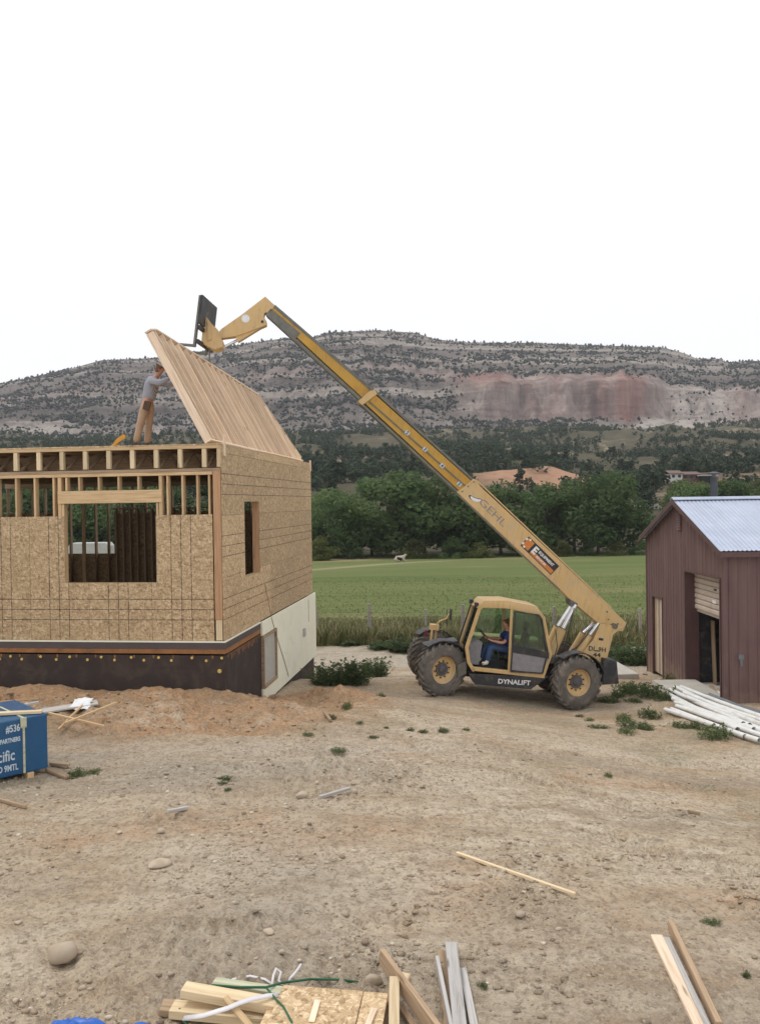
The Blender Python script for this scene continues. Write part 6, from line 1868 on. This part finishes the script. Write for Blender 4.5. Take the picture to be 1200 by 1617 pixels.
# ---------------------------------------------------------------- weeds, bushes, grass
def weed_mesh(seed, n, blades, spread, h, mat, lf=1.0):
    rng = np.random.default_rng(seed)
    V = []; 
    ang_ = rng.random(n) * 6.283; rad_ = spread * np.sqrt(rng.random(n))
    bx_, by_ = rad_ * np.cos(ang_), rad_ * np.sin(ang_)
    lean = rng.normal(0, .35, (n, 2)); hh = h * rng.uniform(.4, 1.1, n) * (1 - .5 * rad_ / spread)
    cs = []; rs = []
    verts = []; faces = []
    for i in range(n):
        b0 = Vector((bx_[i], by_[i], -.01)); tip_ = b0 + Vector((lean[i, 0] * hh[i], lean[i, 1] * hh[i], hh[i]))
        for j in range(blades):
            t = rng.uniform(.1, 1); c = b0.lerp(tip_, t); a = rng.random() * 6.28; L_ = lf * hh[i] * rng.uniform(.2, .42); wd = L_ * rng.uniform(.16, .3)
            d = Vector((math.cos(a), math.sin(a), rng.uniform(-.1, .9))).normalized(); s_ = d.cross(Vector((rng.normal(), rng.normal(), 1))).normalized() * wd
            k = len(verts); verts += [c, c + d * L_ * .5 + s_, c + d * L_, c + d * L_ * .5 - s_]; faces.append((k, k + 1, k + 2, k + 3))
    return np_mesh('leaves', np.array([v_[:] for v_ in verts]), np.array(faces), MT[mat])
WV = [weed_mesh(50 + k, 130, 16, .5, .42, 'weed', .75) for k in range(4)]
BV = [weed_mesh(60 + k, 240, 26, .55, 1.0, 'bush', .42) for k in range(3)]
def weed(u, v, wpx, hpx, label, group, name='weed', var=None, k=0, cat='weed'):
    p = ground_hit(u, v); W_ = wpx / FPX * p.y; H_ = hpx / FPX * p.y
    m = (var or WV)[k % len(var or WV)]
    o = link(bpy.data.objects.new(name, m)); o.location = p
    o.scale = (W_, W_ * .8, H_ / (.42 if var is None else 1.0) * (.72 if var is None else .95)); o.rotation_euler = (0, 0, random.random() * 6.28)
    return tag(o, label, cat, group)
GWd = 'small weeds in the yard'
for k, (u, v, w_, h_) in enumerate([(487, 1167, 22, 8), (535, 1187, 30, 10), (602, 1104, 16, 12), (700, 1159, 26, 9), (668, 1157, 22, 7), (648, 1155, 16, 9), (990, 1158, 40, 14), (1018, 1152, 26, 10), (960, 1226, 16, 12), (1178, 1545, 18, 16), (762, 1555, 20, 14), (1122, 1463, 34, 10), (548, 1118, 22, 18), (523, 1134, 22, 12), (568, 1145, 14, 8), (360, 1252, 14, 8), (350, 1240, 22, 6), (590, 1166, 18, 6), (930, 1138, 20, 7), (915, 1132, 16, 6), (736, 1157, 14, 7), (610, 1150, 10, 5), (1000, 1108, 30, 12), (975, 1100, 26, 12)]):
    weed(u, v, w_, h_, 'small green weed growing from the bare yard', GWd, k=k)
weed(120, 1222, 44, 18, 'low dark weed clump right of the blue bundle', None, k=1); weed(150, 1218, 30, 10, 'thin weed tail beside the clump right of the blue bundle', None, k=2)
weed(985, 1140, 30, 22, 'bushy weed between the rear wheel and the pipes', None, k=3); weed(1025, 1134, 46, 24, 'broad green weed just left of the pipe ends', None, k=0)
weed(1128, 1166, 60, 34, 'tall green weed growing over the front of the white pipes', None, k=1); weed(1100, 1150, 40, 16, 'low weed under the lower white pipes', None, k=2)
weed(1030, 1100, 70, 34, 'dense dark weed patch left of the barn door', None, k=2); weed(985, 1096, 50, 32, 'dark weed patch right behind the machine', None, k=3); weed(1057, 1083, 22, 34, 'bluish green tall weed against the barn wall', None, k=0)
for k, (u, v, w_, h_, lb_) in enumerate([(1008, 1094, 46, 26, 'middle weed of the dark patch left of the barn door'), (962, 1108, 36, 16, 'low weed close behind the rear tyre'), (1048, 1104, 40, 20, 'weed at the white pipe tips by the barn door'), (1000, 1148, 60, 12, 'flat spreading weed on the dirt left of the pipes'), (945, 1150, 40, 8, 'flat weed below the rear tyre'), (1075, 1148, 34, 14, 'weed poking out beneath the lowest white pipe')]):
    weed(u, v, w_, h_, lb_, None, k=k)
weed(352, 1232, 40, 8, 'thin creeping weed on the pale gravel', None, k=0)
for k, (u, v, w_, h_, lb_) in enumerate([(520, 1080, 48, 42, 'dark green bush against the white foundation corner'), (556, 1080, 52, 46, 'middle dark green bush right of the house'), (592, 1068, 40, 38, 'rightmost dark green bush near the front tyres')]):
    weed(u, v, w_, h_, lb_, None, 'bush', BV, k, 'bush')
for k, (u, v, w_, h_, lb_) in enumerate([(640, 1030, 50, 26, 'dark bush in the tall grass behind the front wheels'), (600, 1024, 40, 16, 'low bush in the tall grass left of the machine'), (1000, 1048, 60, 42, 'green bush in the grass left of the barn'), (975, 1042, 46, 34, 'leafy bush behind the rear of the machine'), (555, 1018, 44, 14, 'low dark bush in the grass near the house corner')]):
    weed(u, v, w_, h_, lb_, None, 'bush', BV, k, 'bush')

def tall_grass():
    N = 36000
    X = RNG.uniform(-5, 13, N); Y = 31.0 + .03 * X + 9.0 * RNG.random(N) ** 2.0
    k = RNG.random(N) < .35 + .75 * sstep(.3, .6, fbm(X * .6, Y * .6, 3))
    X, Y = X[k], Y[k]
    n = len(X); h = RNG.uniform(.18, .82, n) * (.55 + .6 * fbm(X * .5 + 4, Y * .5, 2)) * sstep(42, 33, Y)
    h = np.maximum(h, .12)
    Z = zbase(X, Y) - .03
    a = RNG.random(n) * 6.283; ln = RNG.normal(0, .22, (n, 2)) * h[:, None]; wd = .012 + .012 * RNG.random(n)
    B = np.stack([X, Y, Z], -1); s_ = np.stack([np.cos(a) * wd, np.sin(a) * wd, np.zeros(n)], -1)
    M_ = B + np.stack([ln[:, 0] * .4, ln[:, 1] * .4, h * .6], -1); T_ = B + np.stack([ln[:, 0], ln[:, 1], h], -1)
    V = np.stack([B - s_, B + s_, M_ + s_ * .8, M_ - s_ * .8, T_ + s_ * .35, T_ - s_ * .35], 1).reshape(-1, 3)
    F = np.array([[0, 1, 2, 3], [3, 2, 4, 5]])[None] + (np.arange(n) * 6)[:, None, None]
    base_t = np.where(RNG.random(n) < .52, RNG.uniform(.5, .9, n), RNG.uniform(.15, .45, n))
    t = np.repeat(base_t, 6).reshape(n, 6)
    me = np_mesh('tall_grass', V, F.reshape(-1, 4), MT['grass'], False, {'tint': t.ravel()})
    tag(link(bpy.data.objects.new('tall_grass', me)), 'tall dry grass and weeds along the fence at the edge of the field', 'grass', kind='stuff')
    # short stubble of the green field, nearest part
    N = 16000
    Y = 34 * (70 / 34) ** RNG.random(N); X = RNG.uniform(-.12, .42, N) * Y
    h = RNG.uniform(.03, .10, N); Z = zbase(X, Y) - .01
    a = RNG.random(N) * 6.283; wd = .02 + .03 * RNG.random(N)
    B = np.stack([X, Y, Z], -1); s_ = np.stack([np.cos(a) * wd, np.sin(a) * wd, np.zeros(N)], -1); T_ = B + np.stack([RNG.normal(0, .05, N), RNG.normal(0, .05, N), h], -1)
    V = np.stack([B - s_, B + s_, T_], 1).reshape(-1, 3); F = np.arange(N * 3).reshape(N, 3)
    me = np_mesh('field_grass', V, F, MT['grass'], False, {'tint': np.repeat(RNG.uniform(.25, .62, N), 3)})
    tag(link(bpy.data.objects.new('field_grass', me)), 'short green grass of the hay field', 'grass', kind='stuff')
tall_grass()

# ---------------------------------------------------------------- fence
fen = thing('fence', 'old wire fence with grey wooden posts between the yard and the field', 'fence', (0, 0, 0))
def post_at(u, vt, Y, r, mat):
    P = at(u, vt, Y); zb = float(zbase(np.array([P.x]), np.array([Y]))[0])
    MB().tube([(P.x + .02, Y, zb - .2), (P.x, Y, (zb + P.z) / 2), (P.x - .01, Y, P.z)], [r * 1.1, r, r * .9], 9).build('post', MT[mat], fen, smooth='auto')
    return Vector((P.x, Y, zb))
pts = [post_at(u, v, Y, r, m) for u, v, Y, r, m in ((500, 958, 32.4, .05, 'post'), (583, 953, 32.2, .07, 'post'), (672, 962, 32.3, .05, 'post'), (731, 955, 32.3, .085, 'post'), (800, 962, 32.4, .05, 'post'), (875, 958, 32.6, .075, 'post'), (955, 958, 32.8, .06, 'post'), (1010, 960, 33.0, .06, 'post'))]
post_at(706, 962, 32.0, .022, 'wire')
for hgt in (.45, .8, 1.1):
    MB().tube([q + Vector((0, -.06, hgt)) for q in pts], .005, 4).build('wire', MT['wire'], fen)

# ---------------------------------------------------------------- animal in the field
p = at(632, 893, 103); zb = float(zbase(np.array([p.x]), np.array([103]))[0])
cow = thing('calf', 'cream and black calf lying in the green field by the path', 'calf', (p.x, 103, zb), (0, 0, rad(12)))
J = dict(rump=((-.62, 0, .42), .22), mid=((-.15, 0, .46), .29), sh=((.30, 0, .48), .26), nk=((.52, 0, .66), .15), hd=((.68, 0, .86), .12), mz=((.86, -.02, .76), .075),
         t1=((-.80, .02, .25), .05), fl=((.45, .2, .14), .09), fl2=((.72, .22, .09), .06), hl=((-.42, .26, .18), .13), hl2=((-.08, .32, .08), .06), hr=((-.42, -.26, .18), .13), hr2=((-.05, -.32, .08), .06), fr=((.45, -.2, .14), .09), fr2=((.75, -.22, .09), .06), e1=((.66, .17, .93), .035), e2=((.66, -.17, .93), .035))
B = chain('rump', 'mid', 'sh', 'nk', 'hd', 'mz') + [('rump', 't1'), ('sh', 'fl'), ('fl', 'fl2'), ('sh', 'fr'), ('fr', 'fr2'), ('rump', 'hl'), ('hl', 'hl2'), ('rump', 'hr'), ('hr', 'hr2'), ('hd', 'e1'), ('hd', 'e2')]
skin('body', J, B, 'cowwhite', cow, 'mid')
skin('dark_patch', dict(a=((-.45, -.12, .42), .24), b=((-.1, -.16, .40), .26), c=((.16, -.12, .3), .22)), chain('a', 'b', 'c'), 'cowblack', cow, 'b')

# ---------------------------------------------------------------- far buildings
def far_house(name, u0, u1, vt, vb, Y, depth, wall, roofm, label, gable=True, windows=2):
    a, b_ = at(u0, vb, Y), at(u1, vb, Y); tpt = at((u0 + u1) / 2, vt, Y)
    W_ = b_.x - a.x; H_ = tpt.z - min(a.z, b_.z)
    zb = max(min(a.z, b_.z), float(zbase(np.array([(a.x + b_.x) / 2]), np.array([Y]))[0]) - .4)
    r = thing(name, label, 'house', (a.x, Y, zb))
    wh = H_ * .62
    MB().box(0, W_, 0, depth, -3, wh).build('wall', MT[wall], r)
    if gable: MB().prism([(-.3, wh - .02), (depth / 2, H_), (depth + .3, wh - .02), (depth + .3, wh + .12), (depth / 2, H_ + .15), (-.3, wh + .12)], -.3, W_ + .3, 'x').build('roof', MT[roofm], r)
    else: MB().box(-.4, W_ + .4, -.4, depth + .4, wh, wh + .25).build('roof', MT[roofm], r)
    for k in range(windows):
        x = W_ * (k + .5) / windows
        MB().box(x - .35, x + .35, -.05, -.002, wh * .35, wh * .85).build('window', MT['dark'], r)
    return r
far_house('farm_house', 1058, 1077, 743, 757, 205, 6, 'pale', 'redroof', 'white walled house on the hill above the barn roof', True, 2)
far_house('long_shed', 1077, 1105, 745, 757, 207, 6, 'redroof', 'redroof', 'long brown shed right of the white hill house', True, 3)
far_house('pale_shed', 1107, 1130, 748, 757, 205, 5, 'dark', 'paleroof', 'open shed with pale flat roof above the barn ridge', False, 1)
def camper(u0, u1, vt, vb, Y, label, mat):
    a, b_ = at(u0, vb, Y), at(u1, vb, Y); t = at(u0, vt, Y); W_ = b_.x - a.x; H_ = t.z - a.z
    r = thing('trailer', label, 'trailer', (a.x, Y, a.z))
    MB().prism([(0, .15 * H_), (W_, .15 * H_), (W_, .8 * H_), (W_ * .93, H_), (.05 * W_, H_), (0, .75 * H_)], 0, 2.3, 'y').build('body', MT[mat], r, bevel=.05)
    for k in range(3 if vt < 820 else 0): MB().box(W_ * (.12 + .3 * k), W_ * (.2 + .3 * k), -.02, .0, H_ * .58, H_ * .76).build('window', MT['dark'], r)
    for k in (.3, .68): MB().lathe([(0, -.05), (.14 * H_, -.05), (.14 * H_, .1), (0, .1)], 14, False).build('wheel', MT['rubber'], r).location = (W_ * k, -.02, .13 * H_)
camper(1003, 1046, 797, 812, 168, 'white trailer showing through the trees left of the barn ridge', 'pale')
camper(108, 172, 858, 884, 96, 'pale trailer seen through the far window of the house', 'paleroof')

# ================================================================== HAZE
hb_ = MB().box(-1500, 1500, -40, 1560, -9, 330).build('haze', None, recalc=True)
tag(hb_, 'thin bluish haze in the valley air', 'haze', kind='stuff')
hm = bpy.data.materials.new('haze_air'); hm.use_nodes = True
t_ = hm.node_tree; t_.nodes.clear()
om = t_.nodes.new('ShaderNodeOutputMaterial'); pv = t_.nodes.new('ShaderNodeVolumePrincipled')
pv.inputs['Color'].default_value = (.86, .89, .96, 1); pv.inputs['Density'].default_value = .00017; pv.inputs['Anisotropy'].default_value = 0.0
t_.links.new(pv.outputs[0], om.inputs['Volume'])
hb_.data.materials.append(hm)
